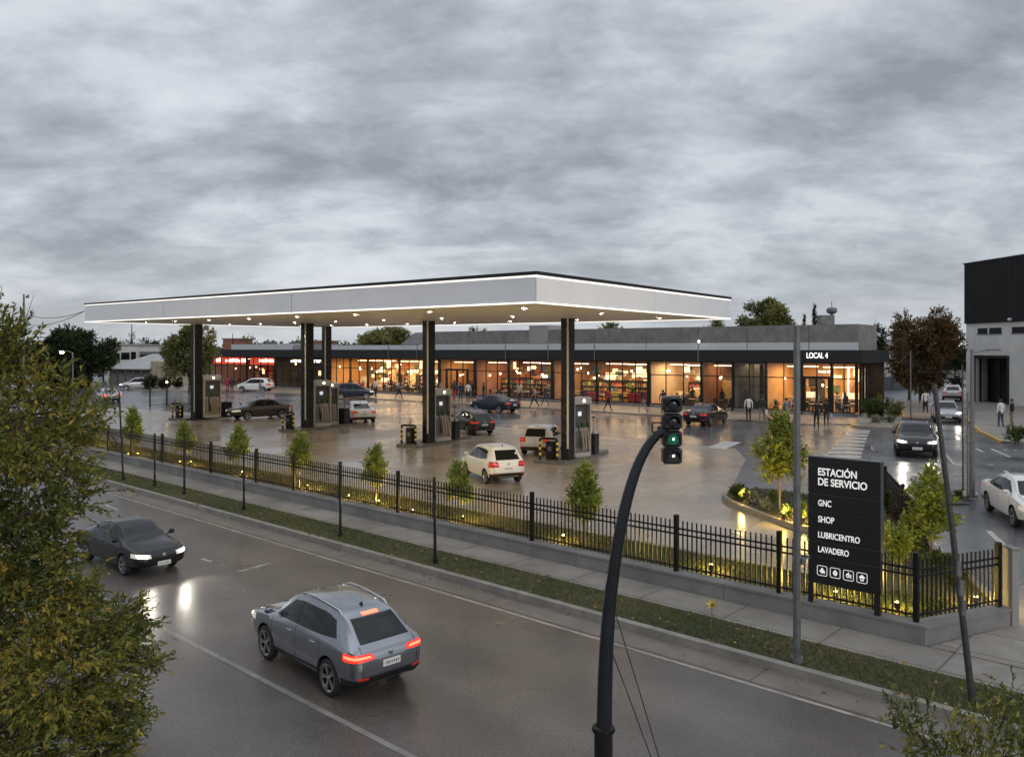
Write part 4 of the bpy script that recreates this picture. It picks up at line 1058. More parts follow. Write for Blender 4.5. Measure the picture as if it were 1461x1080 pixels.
for a, b in (((879, 878), (946, 1100)), ((873, 930), (936, 1100))):
    mb = MB(); A = P(*a, TY) - o; Bq = P(*b, TY - .5) - o; end = Bq + (Bq - A).normalized() * 2.2
    mid = A.lerp(Bq, .5) + Vector((.015, 0, -.03)); mb.tube([A, mid, Bq, end], .006, 5); mb.build('guy_cable', M['black_metal'], tl)

# ------------------------------------------------------------------ poles
def pole(name, label, base, top, r0, r1, m, group=None, cat='pole', foot=True):
    rt = thing(name, label, cat, base, 0, group); v = Vector(top) - Vector(base)
    mb = MB(); mb.tube([(0, 0, -.1), v * .5, v], [r0, (r0 + r1) / 2, r1], 10); mb.build('shaft', m, rt, smooth=True)
    if foot: mb = MB(); mb.cyl((0, 0, -.02), r0 * 1.6, .12, 10); mb.build('foot', m, rt)
    return rt
b = G(1137, 945, 0); p = pole('steel_pole', 'thick grey steel pole rising from the verge left of the sign', b, P(1137, 466, b.y), .066, .056, M['grey_metal'])
mb = MB(); zc = (P(1137, 797, b.y) - b).z
mb.tube([(0, 0, zc - .05), (0, 0, zc + .03)], .075, 10); mb.bbox((.09, -.05, zc - .03), (.08, .06, .1), .01); mb.beam((0, -.06, zc + .03), (.19, -.06, zc + .03), .025, .03); mb.build('junction_box', M['grey_metal'], p)
b = G(1389, 1004, 0); t = P(1333, 548, b.y + .3)
lp = pole('leaning_pole', 'dark steel pole leaning left in the verge at the right', b, t, .05, .036, mat('weathered pole', (.06, .06, .06), .45, .4, .3, 8))
v = t - b
mb = MB(); mb.bbox((v * .62 + Vector((.12, -.02, 0)))[:], (.34, .05, .035), .01); mb.build('bracket_arm', M['pole_blue'], lp)
mb = MB()
for k in (.30, .36, .42): mb.box((v * k + Vector((0, -.055, 0)))[:], (.06, .04, .22), .1)
mb.build('cable_clip', M['grey_metal'], lp)
posts = [((176, 684), (170, 560), 'tallest and farthest left'), ((220.8, 693), (220.8, 618), 'with the slim top, second from the left'), ((263, 705), (263, 622), 'in front of the second lit sapling'), ((348, 727), (348, 641), 'in front of the third sapling'), ((485.6, 764.6), (485.6, 662), 'dark, in line with a fence post'), ((621, 802.6), (619.5, 680), 'nearest, left of the traffic signal')]
for k, (bp_, tp_, lb) in enumerate(posts):
    b = G(*bp_); pole('sign_post', 'thin steel post in the grass verge, %s' % lb, b, P(*tp_, b.y), .04, .034, M['pole_blue'], 'thin posts in the grass verge')
# yellow star shaped pinwheel on a stick
b = G(1015, 897); st = thing('garden_pinwheel', 'little yellow star shaped pinwheel on a stick in the verge', 'pinwheel', b)
c = P(1016, 862, b.y) - b; mb = MB(); mb.tube([(0, 0, 0), c], .008, 5); mb.build('stick', mat('pinwheel stick', (.2, .17, .1), .7), st)
mb = MB()
for k in range(7):
    a = 2 * math.pi * k / 7 + .25; L_ = .135; d = Vector((math.cos(a), 0, math.sin(a))); n = Vector((-d.z, 0, d.x))
    mb.add([c + d * .01, c + d * .05 + n * .022 + Vector((0, -.01, 0)), c + d * L_, c + d * .05 - n * .022 + Vector((0, .01, 0))], [(0, 1, 2), (0, 2, 3)])
mb.build('petals', mat('yellow petals', (.6, .42, .03), .5, 0, .2, 12), st)
mb = MB(); mb.sphere(tuple(c + Vector((0, -.012, 0))), .024, 8, 6); mb.build('hub', mat('brown hub', (.12, .06, .02), .6), st)
# side street lamp, thin posts
b = G(1387, 709, .14); lt = thing('street_lamp', 'grey street lamp on the small traffic island of the side street', 'street lamp', b)
top = P(1387, 499, b.y) - b
mb = MB(); mb.tube([(0, 0, 0), (0, 0, 1.2), (0, 0, top.z)], [.1, .085, .055], 12); mb.build('post', M['grey_metal'], lt, smooth=True)
arm = P(1419, 499, b.y) - b
mb = MB(); mb.tube([(0, 0, top.z - .12), (.3, 0, top.z - .03), (arm.x - .2, 0, arm.z)], .03, 8); mb.build('arm', M['grey_metal'], lt)
mb = MB(); mb.bbox((arm.x - .05, 0, arm.z), (.5, .16, .08), .03); lh = mb.build('lamp_head', M['grey_metal'], lt)
mb = MB(); mb.box((arm.x - .02, 0, arm.z - .043), (.3, .1, .01)); mb.build('lamp_lens', mat('unlit lamp lens', (.6, .6, .58), .2), lh)
mb = MB(); mb.cyl((0, 0, 0), .17, .08, 12); mb.build('foot', M['grey_metal'], lt)
mb = MB(); mb.bbox((-.13, 0, 2.0), (.12, .1, .3), .02); mb.build('control_box', M['grey_metal'], lt)
b = G(1374, 700, 0); pole('thin_post', 'thin rusty post beside the street lamp on the traffic island', b, P(1373, 520, b.y), .03, .026, mat('rusty post', (.09, .06, .045), .7, .3))
b = G(1380.5, 706, .1); pole('thin_post', 'thin grey post just left of the street lamp', b, P(1380.5, 560, b.y), .028, .024, M['grey_metal'])
b = G(1299.5, 599); pole('tall_post', 'slim tall post on the pavement by the shop planter', b, P(1299, 500, b.y), .05, .04, M['grey_metal'])
# left background pole with wires, lit street lamp, two bollard lamps on the lane
b = G(34, 590); wp = pole('utility_pole', 'tall thin utility pole at the left edge with wires', b, P(34, 420, b.y), .1, .07, M['grey_metal'])
for i, (a, c) in enumerate((((34, 463), (121, 452)), ((34, 448), (121, 449)), ((34, 463), (-40, 458)))):
    A = P(*a, b.y) - b; C = (cL[1] + Vector((0, 0, -.5)) if c[0] == 121 else P(*c, b.y)) - b; mb = MB()
    mb.tube([A.lerp(C, t) - Vector((0, 0, 1.6 * t * (1 - t))) for t in np.linspace(0, 1, 8)], .022, 4); mb.build('wire', M['black_metal'], wp)
mb = MB(); A = P(34, 464, b.y) - b; mb.beam(A - Vector((.5, 0, 0)), A + Vector((.5, 0, 0)), .08, .1); mb.build('cross_arm', M['grey_metal'], wp)
b = G(104, 575); sl2 = thing('street_lamp', 'lit street lamp glowing yellow in front of the dark trees at the left', 'street lamp', b)
t = P(104, 503, b.y) - b; l = P(90, 502, b.y) - b
mb = MB(); mb.tube([(0, 0, 0), (0, 0, t.z)], [.09, .06], 8); mb.build('post', M['grey_metal'], sl2)
mb = MB(); mb.tube([(0, 0, t.z - .1), (l.x * .5, 0, l.z + .1), (l.x, 0, l.z)], .035, 6); mb.build('arm', M['grey_metal'], sl2)
mb = MB(); mb.bbox((l.x - .1, 0, l.z + .06), (.6, .3, .12), .04); mb.build('lamp_head', M['grey_metal'], sl2)
mb = MB(); mb.sphere((l.x - .1, -.05, l.z - .04), (.2, .16, .13), 10, 8); mb.build('lamp_bulb', emis('street lamp bulb', (1, .72, .3), 30), sl2)
for k, (bx, ty, lb, lit) in enumerate((((214, 579.5), 545, 'plain dark bollard post at the left rear edge of the forecourt', 0), ((238, 578.5), 546, 'dark bollard post with a small lit lamp at the rear edge of the forecourt', 1))):
    b = G(*bx); bo = thing('bollard_post', lb, 'bollard', b, 0); h_ = (P(bx[0], ty, b.y) - b).z
    mb = MB(); mb.tube([(0, 0, 0), (0, 0, h_)], .07, 8); mb.build('shaft', M['black_metal'], bo)
    mb = MB(); mb.sphere((0, 0, h_ + .05), .1, 8, 6); mb.build('lamp_top', emis('bollard lamp', (1, .8, .35), 9) if lit else M['black_metal'], bo)
a = G(214, 579.5); c = G(238, 578.5); mb = MB(); mb.beam(a + Vector((0, 0, .12)), c + Vector((0, 0, .12)), .05, .05); mb.beam(c + Vector((0, 0, .12)), c + Vector((4.5, .8, .12)), .05, .05)
tag(mb.build('low_rail', M['black_metal']), 'low dark rail between the two bollard posts at the rear of the forecourt', 'rail')
# ------------------------------------------------------------------ shop row (long low glazed building)
DEP = 6.6; ZF0, ZF1 = 4.15, 5.12; ZPL = .34
shop = thing('shop_building', 'long low shop building with black fascia, concrete upper wall and glowing glazed shop fronts', 'shop building', C0)
SROT = math.atan2(-DS.y, -DS.x)        # local x runs to the right along the front
def shl(t, b, z=0.0):                   # local coordinates of the building
    v = SH(t, b, z) - C0; return v
T_END = t_px(299)
posts_px = [1222, 1187, 1144.5, 1093, 1046, 1001, 926, 852, 788.5, 726, 678, 627, 570, 525, 500, 470.5, 393, 352, 299]
tps = [t_px(p) for p in posts_px]
def sbox(mb, t0, t1, b0, b1, z0, z1, mi=None):
    vs = [shl(t0, b0, z0), shl(t1, b0, z0), shl(t1, b1, z0), shl(t0, b1, z0), shl(t0, b0, z1), shl(t1, b0, z1), shl(t1, b1, z1), shl(t0, b1, z1)]
    return mb.add(vs, [(0, 1, 2, 3), (7, 6, 5, 4), (4, 5, 1, 0), (5, 6, 2, 1), (6, 7, 3, 2), (7, 4, 0, 3)], mi)
def part(name, boxes, m, parent=None):
    mb = MB()
    for bx in boxes: sbox(mb, *bx)
    return mb.build(name, m, parent or shop)
OV = .45
part('fascia', [(-OV, T_END + .3, -OV, -OV + .2, ZF0, ZF1), (-OV, -OV + .2, -OV + .202, DEP + .3, ZF0, ZF1)], M['fascia_black'])
part('roof_deck', [(-OV + .202, T_END + .3, -OV + .202, DEP + .3, ZF1 - .35, ZF1 - .02)], mat('roof membrane', (.12, .12, .12), .8, 0, .2, 1))
part('eave_soffit', [(-OV + .202, T_END, -OV + .202, -.06, ZF0 + .06, ZF0 + .1)], M['fascia_black'])
part('plinth', [(-.1, T_END, -.1, .22, -.1, ZPL), (-.1, .2, .222, DEP, -.1, ZPL)], M['concrete'])
# concrete upper wall with panel joints, light strip below it
u_px = [1224.5, 1154, 1066, 996, 922, 848, 782, 721, 668, 612]
ut = [t_px(p, .9) for p in u_px]; ut[0] = t_px(1224.5, .9)
for i in range(len(ut) - 1):
    part('parapet_panel', [(ut[i] + .02, ut[i + 1] - .02, .9, 1.2, 5.72, 7.1 if i != 6 - 0 else 7.1)], M['concrete'])
    part('cladding_strip', [(ut[i] + .03, ut[i + 1] - .03, .88, 1.1, ZF1 - .015, 5.715)], M['strip'])
part('parapet_core', [(ut[0] + .05, ut[-1], 1.0, 1.3, ZF1 - .05, 7.0)], M['black_metal'])
part('parapet_side', [(ut[0] - .0, ut[0] + .3, 1.205, DEP - .6, ZF1 - .015, 7.098)], M['concrete'])
part('parapet_back', [(ut[0] + .31, ut[-1], DEP - 1, DEP - .7, ZF1 - .015, 7.05)], M['concrete'])
part('upper_roof', [(ut[0] + .31, ut[-1], 1.31, DEP - 1.01, 6.7, 6.8)], M['concrete_l'])
tb = t_px(782, .9), t_px(755, .9)
part('raised_block', [(tb[0], tb[1], .86, 3.2, 5.722, 7.55)], M['concrete_l'])
s_px = [612, 575, 520, 496, 472]; stt = [t_px(p, .9) for p in s_px]
for i in range(4): part('cladding_strip', [(stt[i] + .05, stt[i + 1] - .05, .88, 1.1, ZF1 - .015, 5.65)], M['strip'])
te = t_px(612, .9); mb = MB(); q = [(te, 5.72), (te + 4.5, 5.72), (te + 2.2, 7.05), (te, 7.05)]
vs = [shl(t, .9, z) for t, z in q] + [shl(t, 3.4, z) for t, z in q]
mb.add(vs, [(0, 1, 2, 3), (7, 6, 5, 4), (0, 4, 5, 1), (1, 5, 6, 2), (2, 6, 7, 3), (3, 7, 4, 0)]); mb.build('sloped_end', M['concrete_l'], shop, fixn=True)
for a, b, z, m in ((470, 418, 5.75, M['concrete_l']), (416, 330, 5.85, M['strip'])): part('roof_kerb', [(t_px(a, 1), t_px(b, 1), 1, 2.6, ZF1 - .015, z)], m)
for px, h in ((410, 1.0), (398, .8), (375, 1.1)): part('roof_unit', [(t_px(px, 1.6), t_px(px - 7, 1.6), 2.7, 3.9, ZF1 - .01, ZF1 + h)], M['grey_metal'])
for px in (595, 554, 721, 782, 848, 996):      # thin rain pipes in front of the fascia
    t = t_px(px, -.5); mb = MB(); mb.tube([shl(t, -OV - .04, ZF0), shl(t, -OV - .04, ZF1 + .55)], .045, 6); mb.build('rain_pipe', M['grey_metal'], shop)
t = t_px(994, -.5); mb = MB(); mb.sphere(tuple(shl(t, -.1, ZF1 + .72)), .1, 8, 6); mb.build('roof_lamp', emis('roof lamp', (1, .9, .75), 6), shop)

# shop units: partition px boundaries and colours
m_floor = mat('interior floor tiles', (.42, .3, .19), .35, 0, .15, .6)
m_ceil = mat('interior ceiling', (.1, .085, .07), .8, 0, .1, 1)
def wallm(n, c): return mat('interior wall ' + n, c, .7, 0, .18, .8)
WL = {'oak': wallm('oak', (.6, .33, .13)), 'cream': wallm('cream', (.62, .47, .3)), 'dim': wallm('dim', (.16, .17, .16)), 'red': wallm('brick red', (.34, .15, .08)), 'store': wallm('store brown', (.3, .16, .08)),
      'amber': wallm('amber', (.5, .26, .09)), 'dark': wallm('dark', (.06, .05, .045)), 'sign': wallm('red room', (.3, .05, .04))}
UN = [('oak', 1222, 1093, 'oak', 150), ('dim', 1093, 1046, 'dim', 40), ('bistro', 1046, 1001, 'red', 60), ('cafe', 1001, 926, 'cream', 150), ('diner', 926, 788.5, 'store', 130), ('store', 788.5, 678, 'red', 95),
      ('entry', 678, 627, 'amber', 60), ('rest', 627, 470.5, 'amber', 190), ('dark', 470.5, 393, 'dark', 26), ('red', 393, 299, 'sign', 40)]
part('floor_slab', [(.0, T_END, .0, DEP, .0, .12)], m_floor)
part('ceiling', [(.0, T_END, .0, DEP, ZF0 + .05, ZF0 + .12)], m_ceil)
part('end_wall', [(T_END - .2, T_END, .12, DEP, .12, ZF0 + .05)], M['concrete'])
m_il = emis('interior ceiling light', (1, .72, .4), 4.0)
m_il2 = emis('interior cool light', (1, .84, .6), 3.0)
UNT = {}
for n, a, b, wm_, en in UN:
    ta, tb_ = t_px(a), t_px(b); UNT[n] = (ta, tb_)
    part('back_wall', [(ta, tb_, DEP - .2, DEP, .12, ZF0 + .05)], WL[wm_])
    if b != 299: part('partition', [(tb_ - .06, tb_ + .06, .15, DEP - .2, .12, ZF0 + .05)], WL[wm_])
    ld = bpy.data.lights.new('ceiling_light', 'AREA'); ld.shape = 'RECTANGLE'; ld.size = max(1, (tb_ - ta) * .8); ld.size_y = 3.2; ld.energy = en * (tb_ - ta) / 6.0 * 1.75; ld.color = (1, .66, .36) if n != 'red' else (1, .4, .25)
    lo = bpy.data.objects.new('ceiling_light', ld); COL.objects.link(lo); lo.parent = shop; v = shl((ta + tb_) / 2, 2.8, ZF0 - .25); lo.location = v; lo.rotation_euler = (0, 0, math.atan2(DS.y, DS.x))
# glazing: one window per bay with frame and pane
DOORS = {1: 2, }
def bay(i, t0, t1, nm, door=False):
    mb = MB(); w = .09
    zt = 2.9; n = max(2, int(round((t1 - t0) / 1.5)))
    sbox(mb, t0 + .1, t1 - .1, -.05, .05, ZPL + .001, ZPL + .09); sbox(mb, t0 + .1, t1 - .1, -.05, .05, zt, zt + .08); sbox(mb, t0 + .1, t1 - .1, -.05, .05, ZF0 - .08, ZF0 + .055)
    for k in range(1, n):
        t = t0 + (t1 - t0) * k / n; sbox(mb, t - .03, t + .03, -.052, .052, ZPL + .092, ZF0 - .082)
    o = mb.build('window', M['mullion'], shop)
    mb = MB(); mb.quad(shl(t0 + .1, 0, ZPL), shl(t1 - .1, 0, ZPL), shl(t1 - .1, 0, ZF0), shl(t0 + .1, 0, ZF0)); mb.build('pane', M['glass'], o)
    if door:
        mb = MB(); tm = (t0 + t1) / 2; hw = min(1.5, (t1 - t0) / 2 - .2)
        for t in (tm - hw, tm, tm + hw): sbox(mb, t - .09, t + .09, -.09, .09, .1, zt)
        sbox(mb, tm - hw - .09, tm + hw + .09, -.092, .092, zt - .001, zt + .2)
        d = mb.build('door', M['mullion'], shop)
        mb = MB()
        for s_ in (-.16, .16): mb.tube([shl(tm + s_, -.12, 1.0), shl(tm + s_, -.12, 1.7)], .02, 6)
        mb.build('door_handle', M['chrome'], d)
for i in range(len(tps) - 1): bay(i, tps[i], tps[i + 1], '', i in (1, 10, 16))
for i, t in enumerate(tps):
    w = .16 if posts_px[i] in (926, 788.5, 678, 627, 470.5, 393) else .1
    part('mullion_post', [(t - w, t + w, -.1, .12, ZPL * (0 if i else 1) + .1, ZF0 + .055)], M['mullion'])
# glazed side wall with closely set dark fins
n = 9
for k in range(n):
    b = .25 + (DEP - .4) * k / (n - 1); part('side_fin', [(-.16, .02, b - .05, b + .05, ZPL, ZF0 + .055)], M['mullion'])
mb = MB(); mb.quad(shl(.03, .12, ZPL), shl(.03, DEP, ZPL), shl(.03, DEP, ZF0), shl(.03, .12, ZF0)); mb.build('side_pane', M['glass'], shop)
# fascia lettering
me = text_mesh('LOCAL 4', 1.6, .42, emis('fascia lettering', (1, .97, .92), .9), 'fascia_lettering', .01, .03)
t = t_px(1151, -OV); lo = link_mesh('fascia_lettering', me, shop, shl(t, -OV - .012, 4.5), SROT)
# interior sign bands: red band of the left shop and small pale strokes that stand for unreadable lettering
part('sign_band', [(t_px(390), t_px(354), .3, .4, 3.1, 4.05)], emis('red sign band', (1, .1, .05), .4))
part('sign_band', [(t_px(350), t_px(302), .3, .4, 3.1, 4.05)], emis('red sign band', (1, .1, .05), .4))
rr = random.Random(3)
def strokes(px0, px1, z, h, name='sign_strokes', m=None, b=.24):
    mb = MB(); t = t_px(px0); e = t_px(px1); s_ = 1 if e > t else -1
    while (e - t) * s_ > .3:
        w = rr.uniform(.25, .7); hh = h * rr.uniform(.6, 1)
        sbox(mb, min(t, t + s_ * w), max(t, t + s_ * w), b, b + .04, z, z + hh); t += s_ * (w + rr.uniform(.08, .3))
    mb.build(name, m or emis('sign strokes', (1, .8, .66), 2.2), shop)
strokes(388, 366, 3.45, .45); strokes(348, 318, 3.4, .5); strokes(312, 307, 3.4, .55)
strokes(464, 410, 3.5, .28, m=emis('pale strokes', (1, .93, .85), 1.6))
strokes(1178, 1152, 3.35, .2, m=emis('pale strokes', (1, .93, .85), 1.6), b=1.2)
# lamps inside
def lamp_bar(ta, tb_, b, z, m, name='light_bar'):
    o = part(name, [(ta, tb_, b - .06, b + .06, z, z + .05)], m); return o
for n, c in (('diner', 3), ('store', 3), ('entry', 1), ('rest', 2), ('cafe', 2), ('bistro', 1), ('oak', 2), ('dark', 1), ('red', 2)):
    ta, tb_ = UNT[n]
    for k in range(c):
        w = (tb_ - ta) / c; lamp_bar(ta + w * (k + .12), ta + w * (k + .85), 1.6 + 1.7 * (k % 2), 3.75, m_il2 if n in ('diner', 'store', 'cafe') else m_il)
rr = random.Random(11)
# pictures, menu boards and lit niches on the walls
WPM = [mat('wall picture %d' % i, c, .6, 0, .5, 3) for i, c in enumerate([(.5, .12, .06), (.62, .45, .22), (.1, .16, .26), (.7, .6, .45), (.05, .05, .05), (.14, .2, .1), (.55, .3, .1)])] + [emis('lit niche', (1, .7, .36), 1.2), emis('lit menu board', (1, .85, .62), .9)]
for u, n in (('oak', 9), ('bistro', 10), ('cafe', 22), ('diner', 44), ('store', 40), ('entry', 14), ('rest', 44), ('red', 14), ('dark', 6)):
    ta, tb_ = UNT[u]
    for k in range(n):
        t = ta + .6 + (tb_ - ta - 1.4) * (k + rr.uniform(.1, .9)) / n; z = rr.uniform(1.5, 3.3); w = rr.uniform(.3, 1.1); h = rr.uniform(.25, .8)
        part('wall_picture', [(t, t + w, DEP - .26 - rr.uniform(0, .05), DEP - .205, z, min(z + h, 4.0))], WPM[rr.choice((0, 1, 2, 3, 4, 5, 6, 7, 7, 8))])
for u, n in (('diner', 3), ('store', 3), ('rest', 4), ('cafe', 2), ('bistro', 1)):      # free standing wall pieces that break up the depth
    ta, tb_ = UNT[u]
    for k in range(n):
        t = ta + (tb_ - ta) * (k + rr.uniform(.3, .7)) / n; part('room_divider', [(t, t + rr.uniform(.5, 1.4), 4.0, 4.12, .12, rr.uniform(1.3, 2.6))], WPM[rr.choice((0, 1, 3, 6))])
# furniture of the shops --------------------------------------------------
def FP(t, b, z=.12): return SH(t, b, z)
m_chair = mat('chair dark', (.03, .024, .02), .5, 0, .15, 6); m_tab = mat('table top', (.42, .3, .2), .35, 0, .15, 3); m_tabw = mat('table top white', (.65, .58, .48), .4, 0, .05, 3)
def make_chair():
    r = thing('cafe_chair', '', 'chair')
    mb = MB(); mb.bbox((0, 0, .45), (.44, .44, .05), .015); mb.build('seat', m_chair, r)
    mb = MB(); mb.bbox((0, .2, .72), (.42, .04, .42), .015); mb.build('backrest', m_chair, r)
    for x in (-.18, .18):
        for y in (-.18, .18): mb = MB(); mb.tube([(x, y, 0), (x * .95, y * .95, .43)], .02, 5); mb.build('leg', m_chair, r)
    return r
def make_table():
    r = thing('cafe_table', '', 'table')
    mb = MB(); mb.bbox((0, 0, .745), (1.0, .8, .04), .012); mb.build('table_top', m_tab, r)
    mb = MB(); mb.cyl((0, 0, 0), .24, .03, 12); mb.cyl((0, 0, .03), .04, .69, 8); mb.build('pedestal', m_chair, r)
    return r
def make_pendant():
    r = thing('pendant_lamp', '', 'pendant lamp')
    mb = MB(); mb.tube([(0, 0, .14), (0, 0, 1.0)], .012, 4); mb.build('cord', M['black_metal'], r)
    mb = MB(); mb.sphere((0, 0, 0), (.09, .09, .1), 10, 8); mb.build('globe', emis('pendant globe', (1, .74, .42), 8), r)
    return r
GOODS = [mat('goods %d' % i, c, .5, 0, .3, 8) for i, c in enumerate([(.55, .07, .04), (.6, .42, .05), (.1, .2, .4), (.55, .5, .42), (.12, .25, .08), (.6, .25, .08), (.25, .12, .06)])]
def make_shelf(seed):
    q = random.Random(seed); r = thing('display_shelf', '', 'shelf')
    mb = MB(); mb.box((0, .2, 1.0), (1.8, .04, 2.0)); 
    for x in (-.92, .92): mb.box((x, 0, 1.0), (.04, .44, 2.0))
    mb.build('frame', m_chair, r)
    mb = MB()
    for z in (.15, .6, 1.05, 1.5): mb.box((0, 0, z), (1.79, .4, .03))
    mb.build('shelf_boards', m_tab, r)
    mb = MB()
    for z in (.165, .615, 1.065, 1.515):
        x = -.86
        while x < .8:
            w = q.uniform(.08, .22); h = q.uniform(.15, .36); mb.box((x + w / 2, -.04, z + .001 + h / 2), (w * .92, .22, h), mi=q.randrange(7)); x += w
    g_ = mb.build('goods', GOODS, r); g_['kind'] = 'stuff'
    return r
def make_counter():
    r = thing('service_counter', '', 'counter')
    mb = MB(); mb.bbox((0, 0, .5), (2.6, .7, 1.0), .02); mb.build('front', m_tab, r)
    mb = MB(); mb.bbox((0, 0, 1.03), (2.7, .8, .05), .015); mb.build('worktop', m_tabw, r)
    mb = MB(); mb.bbox((.5, 0, 1.28), (1.2, .5, .44), .02); mb.build('display_case', mat('display case', (.5, .4, .28), .1, 0, .2, 5, emit=(1, .8, .5), estr=.6), r)
    return r
def make_booth(c):
    r = thing('booth_bench', '', 'bench')
    mb = MB(); mb.bbox((0, 0, .25), (2.0, .6, .5), .05); mb.build('seat', c, r)
    mb = MB(); mb.bbox((0, .3, .7), (2.0, .16, .75), .05); mb.build('backrest', c, r)
    return r
def make_plant():
    r = thing('potted_plant', '', 'plant')
    mb = MB(); mb.cyl((0, 0, 0), .2, .45, 10, r2=.26); mb.build('pot', m_chair, r)
    mb = MB(); q = random.Random(5)
    for k in range(40):
        a = q.uniform(0, 6.28); e_ = q.uniform(.3, 1.3); L_ = q.uniform(.4, .8); d = Vector((math.cos(a) * math.cos(e_), math.sin(a) * math.cos(e_), math.sin(e_))); n_ = Vector((-math.sin(a), math.cos(a), 0)) * .05
        b0 = Vector((0, 0, .45)); mb.add([b0, b0 + d * L_ * .6 + n_, b0 + d * L_, b0 + d * L_ * .6 - n_], [(0, 1, 2, 3)])
    mb.build('leaves', mat('indoor leaves', (.05, .1, .03), .5, 0, .3, 8), r); return r
PR = {}
def inst(kind, maker, loc, rz, label, group):
    if kind not in PR: PR[kind] = maker(); o = PR[kind]; o.location = loc; o.rotation_euler = (0, 0, rz)
    else: o = place_copy(PR[kind], loc, rz)
    o['label'] = label; o['group'] = group; return o
UNAME = {'oak': 'the corner shop under the LOCAL 4 lettering', 'dim': 'the dim unit left of the corner shop', 'bistro': 'the red walled bistro', 'cafe': 'the bright cream cafe', 'diner': 'the colourful diner right of the front column', 'store': 'the red walled store behind the pumps', 'rest': 'the amber restaurant', 'dark': 'the dark unit', 'red': 'the red lit shop', 'entry': 'the entrance hall'}
seats = []
def table_set(u, t, b, nch=2, rz=0.0, seated=()):
    nm = UNAME[u]; f = SROT + rz
    inst('table', make_table, FP(t, b), f, 'small cafe table in %s' % nm, 'tables in %s' % nm)
    for k in range(nch):
        a = f + (R(0), R(180), R(90), R(-90))[k]; dv = Vector((math.cos(a + R(90)), math.sin(a + R(90)), 0)) * (.62 if k < 2 else .72)
        loc = FP(t, b) + dv
        inst('chair', make_chair, loc, a, 'dark cafe chair at a table in %s' % nm, 'chairs in %s' % nm)
        if k in seated: seats.append((loc, a, u))
def row(u, n, b, seat_p, nch=2, pad=.8):
    ta, tb_ = UNT[u]
    for k in range(n):
        t = ta + pad + (tb_ - ta - 2 * pad) * (k + .5) / n + rr.uniform(-.25, .25)
        table_set(u, t, b + rr.uniform(-.15, .15), nch, rr.uniform(-.2, .2), [j for j in range(nch) if rr.random() < seat_p])
row('rest', 9, 1.1, .5); row('rest', 8, 3.2, .45); row('entry', 2, 2.6, .5)
row('oak', 4, 1.2, .35); row('oak', 3, 3.4, .3); row('cafe', 3, 1.2, .55); row('cafe', 3, 3.3, .4); row('diner', 6, 1.5, .5); row('cafe', 2, 4.6, .5); row('bistro', 2, 1.3, .5); row('store', 6, 1.3, .5); row('red', 3, 2.0, .4); row('dim', 1, 1.4, .5)
def shelves(u, n, b, k0):
    ta, tb_ = UNT[u]; nm = UNAME[u]
    for k in range(n):
        t = ta + 1.2 + (tb_ - ta - 2.4) * (k + .5) / n
        key = 'shelf%d' % ((k0 + k) % 3)
        inst(key, lambda: make_shelf(k0 + k), FP(t, b), SROT, 'tall shelf packed with colourful goods in %s' % nm, 'display shelves in %s' % nm)
shelves('store', 4, DEP - .6, 0); shelves('diner', 5, DEP - .6, 1); shelves('bistro', 2, DEP - .6, 2); shelves('red', 4, DEP - .7, 0); shelves('cafe', 2, DEP - .6, 1); shelves('store', 5, 3.2, 2); shelves('diner', 5, 3.4, 0); shelves('entry', 2, DEP - .6, 1); shelves('rest', 6, DEP - .6, 2); shelves('dark', 2, DEP - .6, 0)
for u, n in (('oak', 2), ('cafe', 1), ('rest', 2), ('diner', 2)):
    ta, tb_ = UNT[u]
    for k in range(n): inst('counter', make_counter, FP(ta + (tb_ - ta) * (k + .5) / n + .6, DEP - 1.6), SROT, 'service counter with lit glass case in %s' % UNAME[u], 'service counters in ' + UNAME[u])
bred, byel = mat('red upholstery', (.45, .03, .03), .5, 0, .15, 3), mat('yellow upholstery', (.6, .4, .04), .5, 0, .15, 3)
ta, tb_ = UNT['diner']
for k in range(4):
    c = (bred, byel)[k % 2]; inst('booth%d' % (k % 2), lambda: make_booth(c), FP(ta + 1.5 + (tb_ - ta - 3) * k / 3, .75 + .5 * (k % 2)), SROT + (0 if k % 2 else math.pi), '%s booth bench behind the window of the colourful diner' % ('red', 'yellow')[k % 2], '%s booth benches in the diner' % ('red', 'yellow')[k % 2])
for u, n in (('oak', 5), ('cafe', 5), ('diner', 9), ('store', 9), ('entry', 4), ('rest', 16), ('bistro', 3), ('dark', 3), ('red', 6)):
    ta, tb_ = UNT[u]
    for k in range(n): inst('pendant', make_pendant, FP(ta + (tb_ - ta) * (k + .5) / n + rr.uniform(-.4, .4), rr.uniform(1, 4.5), rr.uniform(2.3, 3.4)), 0, 'glowing globe pendant lamp hanging in %s' % UNAME[u], 'pendant lamps in ' + UNAME[u])
for u, t in (('dim', .5), ('bistro', .2), ('oak', .93), ('cafe', .1), ('dim', .2)):
    ta, tb_ = UNT[u]; inst('plant', make_plant, FP(ta + (tb_ - ta) * t, .8), 0, 'leafy potted plant behind the glass of %s' % UNAME[u], 'potted plants in ' + UNAME[u])
# tall panels in the dim unit and wall washers in the corner shop
ta, tb_ = UNT['dim']
for k in range(4): part('grey_panel', [(ta + .5 + k * .8, ta + .9 + k * .8, 1.8, 1.9, .12, 4.0)], mat('pale grey panel', (.35, .36, .34), .5))
ta, tb_ = UNT['oak']
for k in range(3): part('wall_light', [(ta + 1.1 + k * 1.3, ta + 1.18 + k * 1.3, DEP - .3, DEP - .22, 1.2, 3.6)], emis('wall light', (1, .8, .5), 5))
part('dark_doorway', [(tb_ - 2.6, tb_ - 1.4, DEP - .26, DEP - .19, .12, 2.6)], WL['dark'])
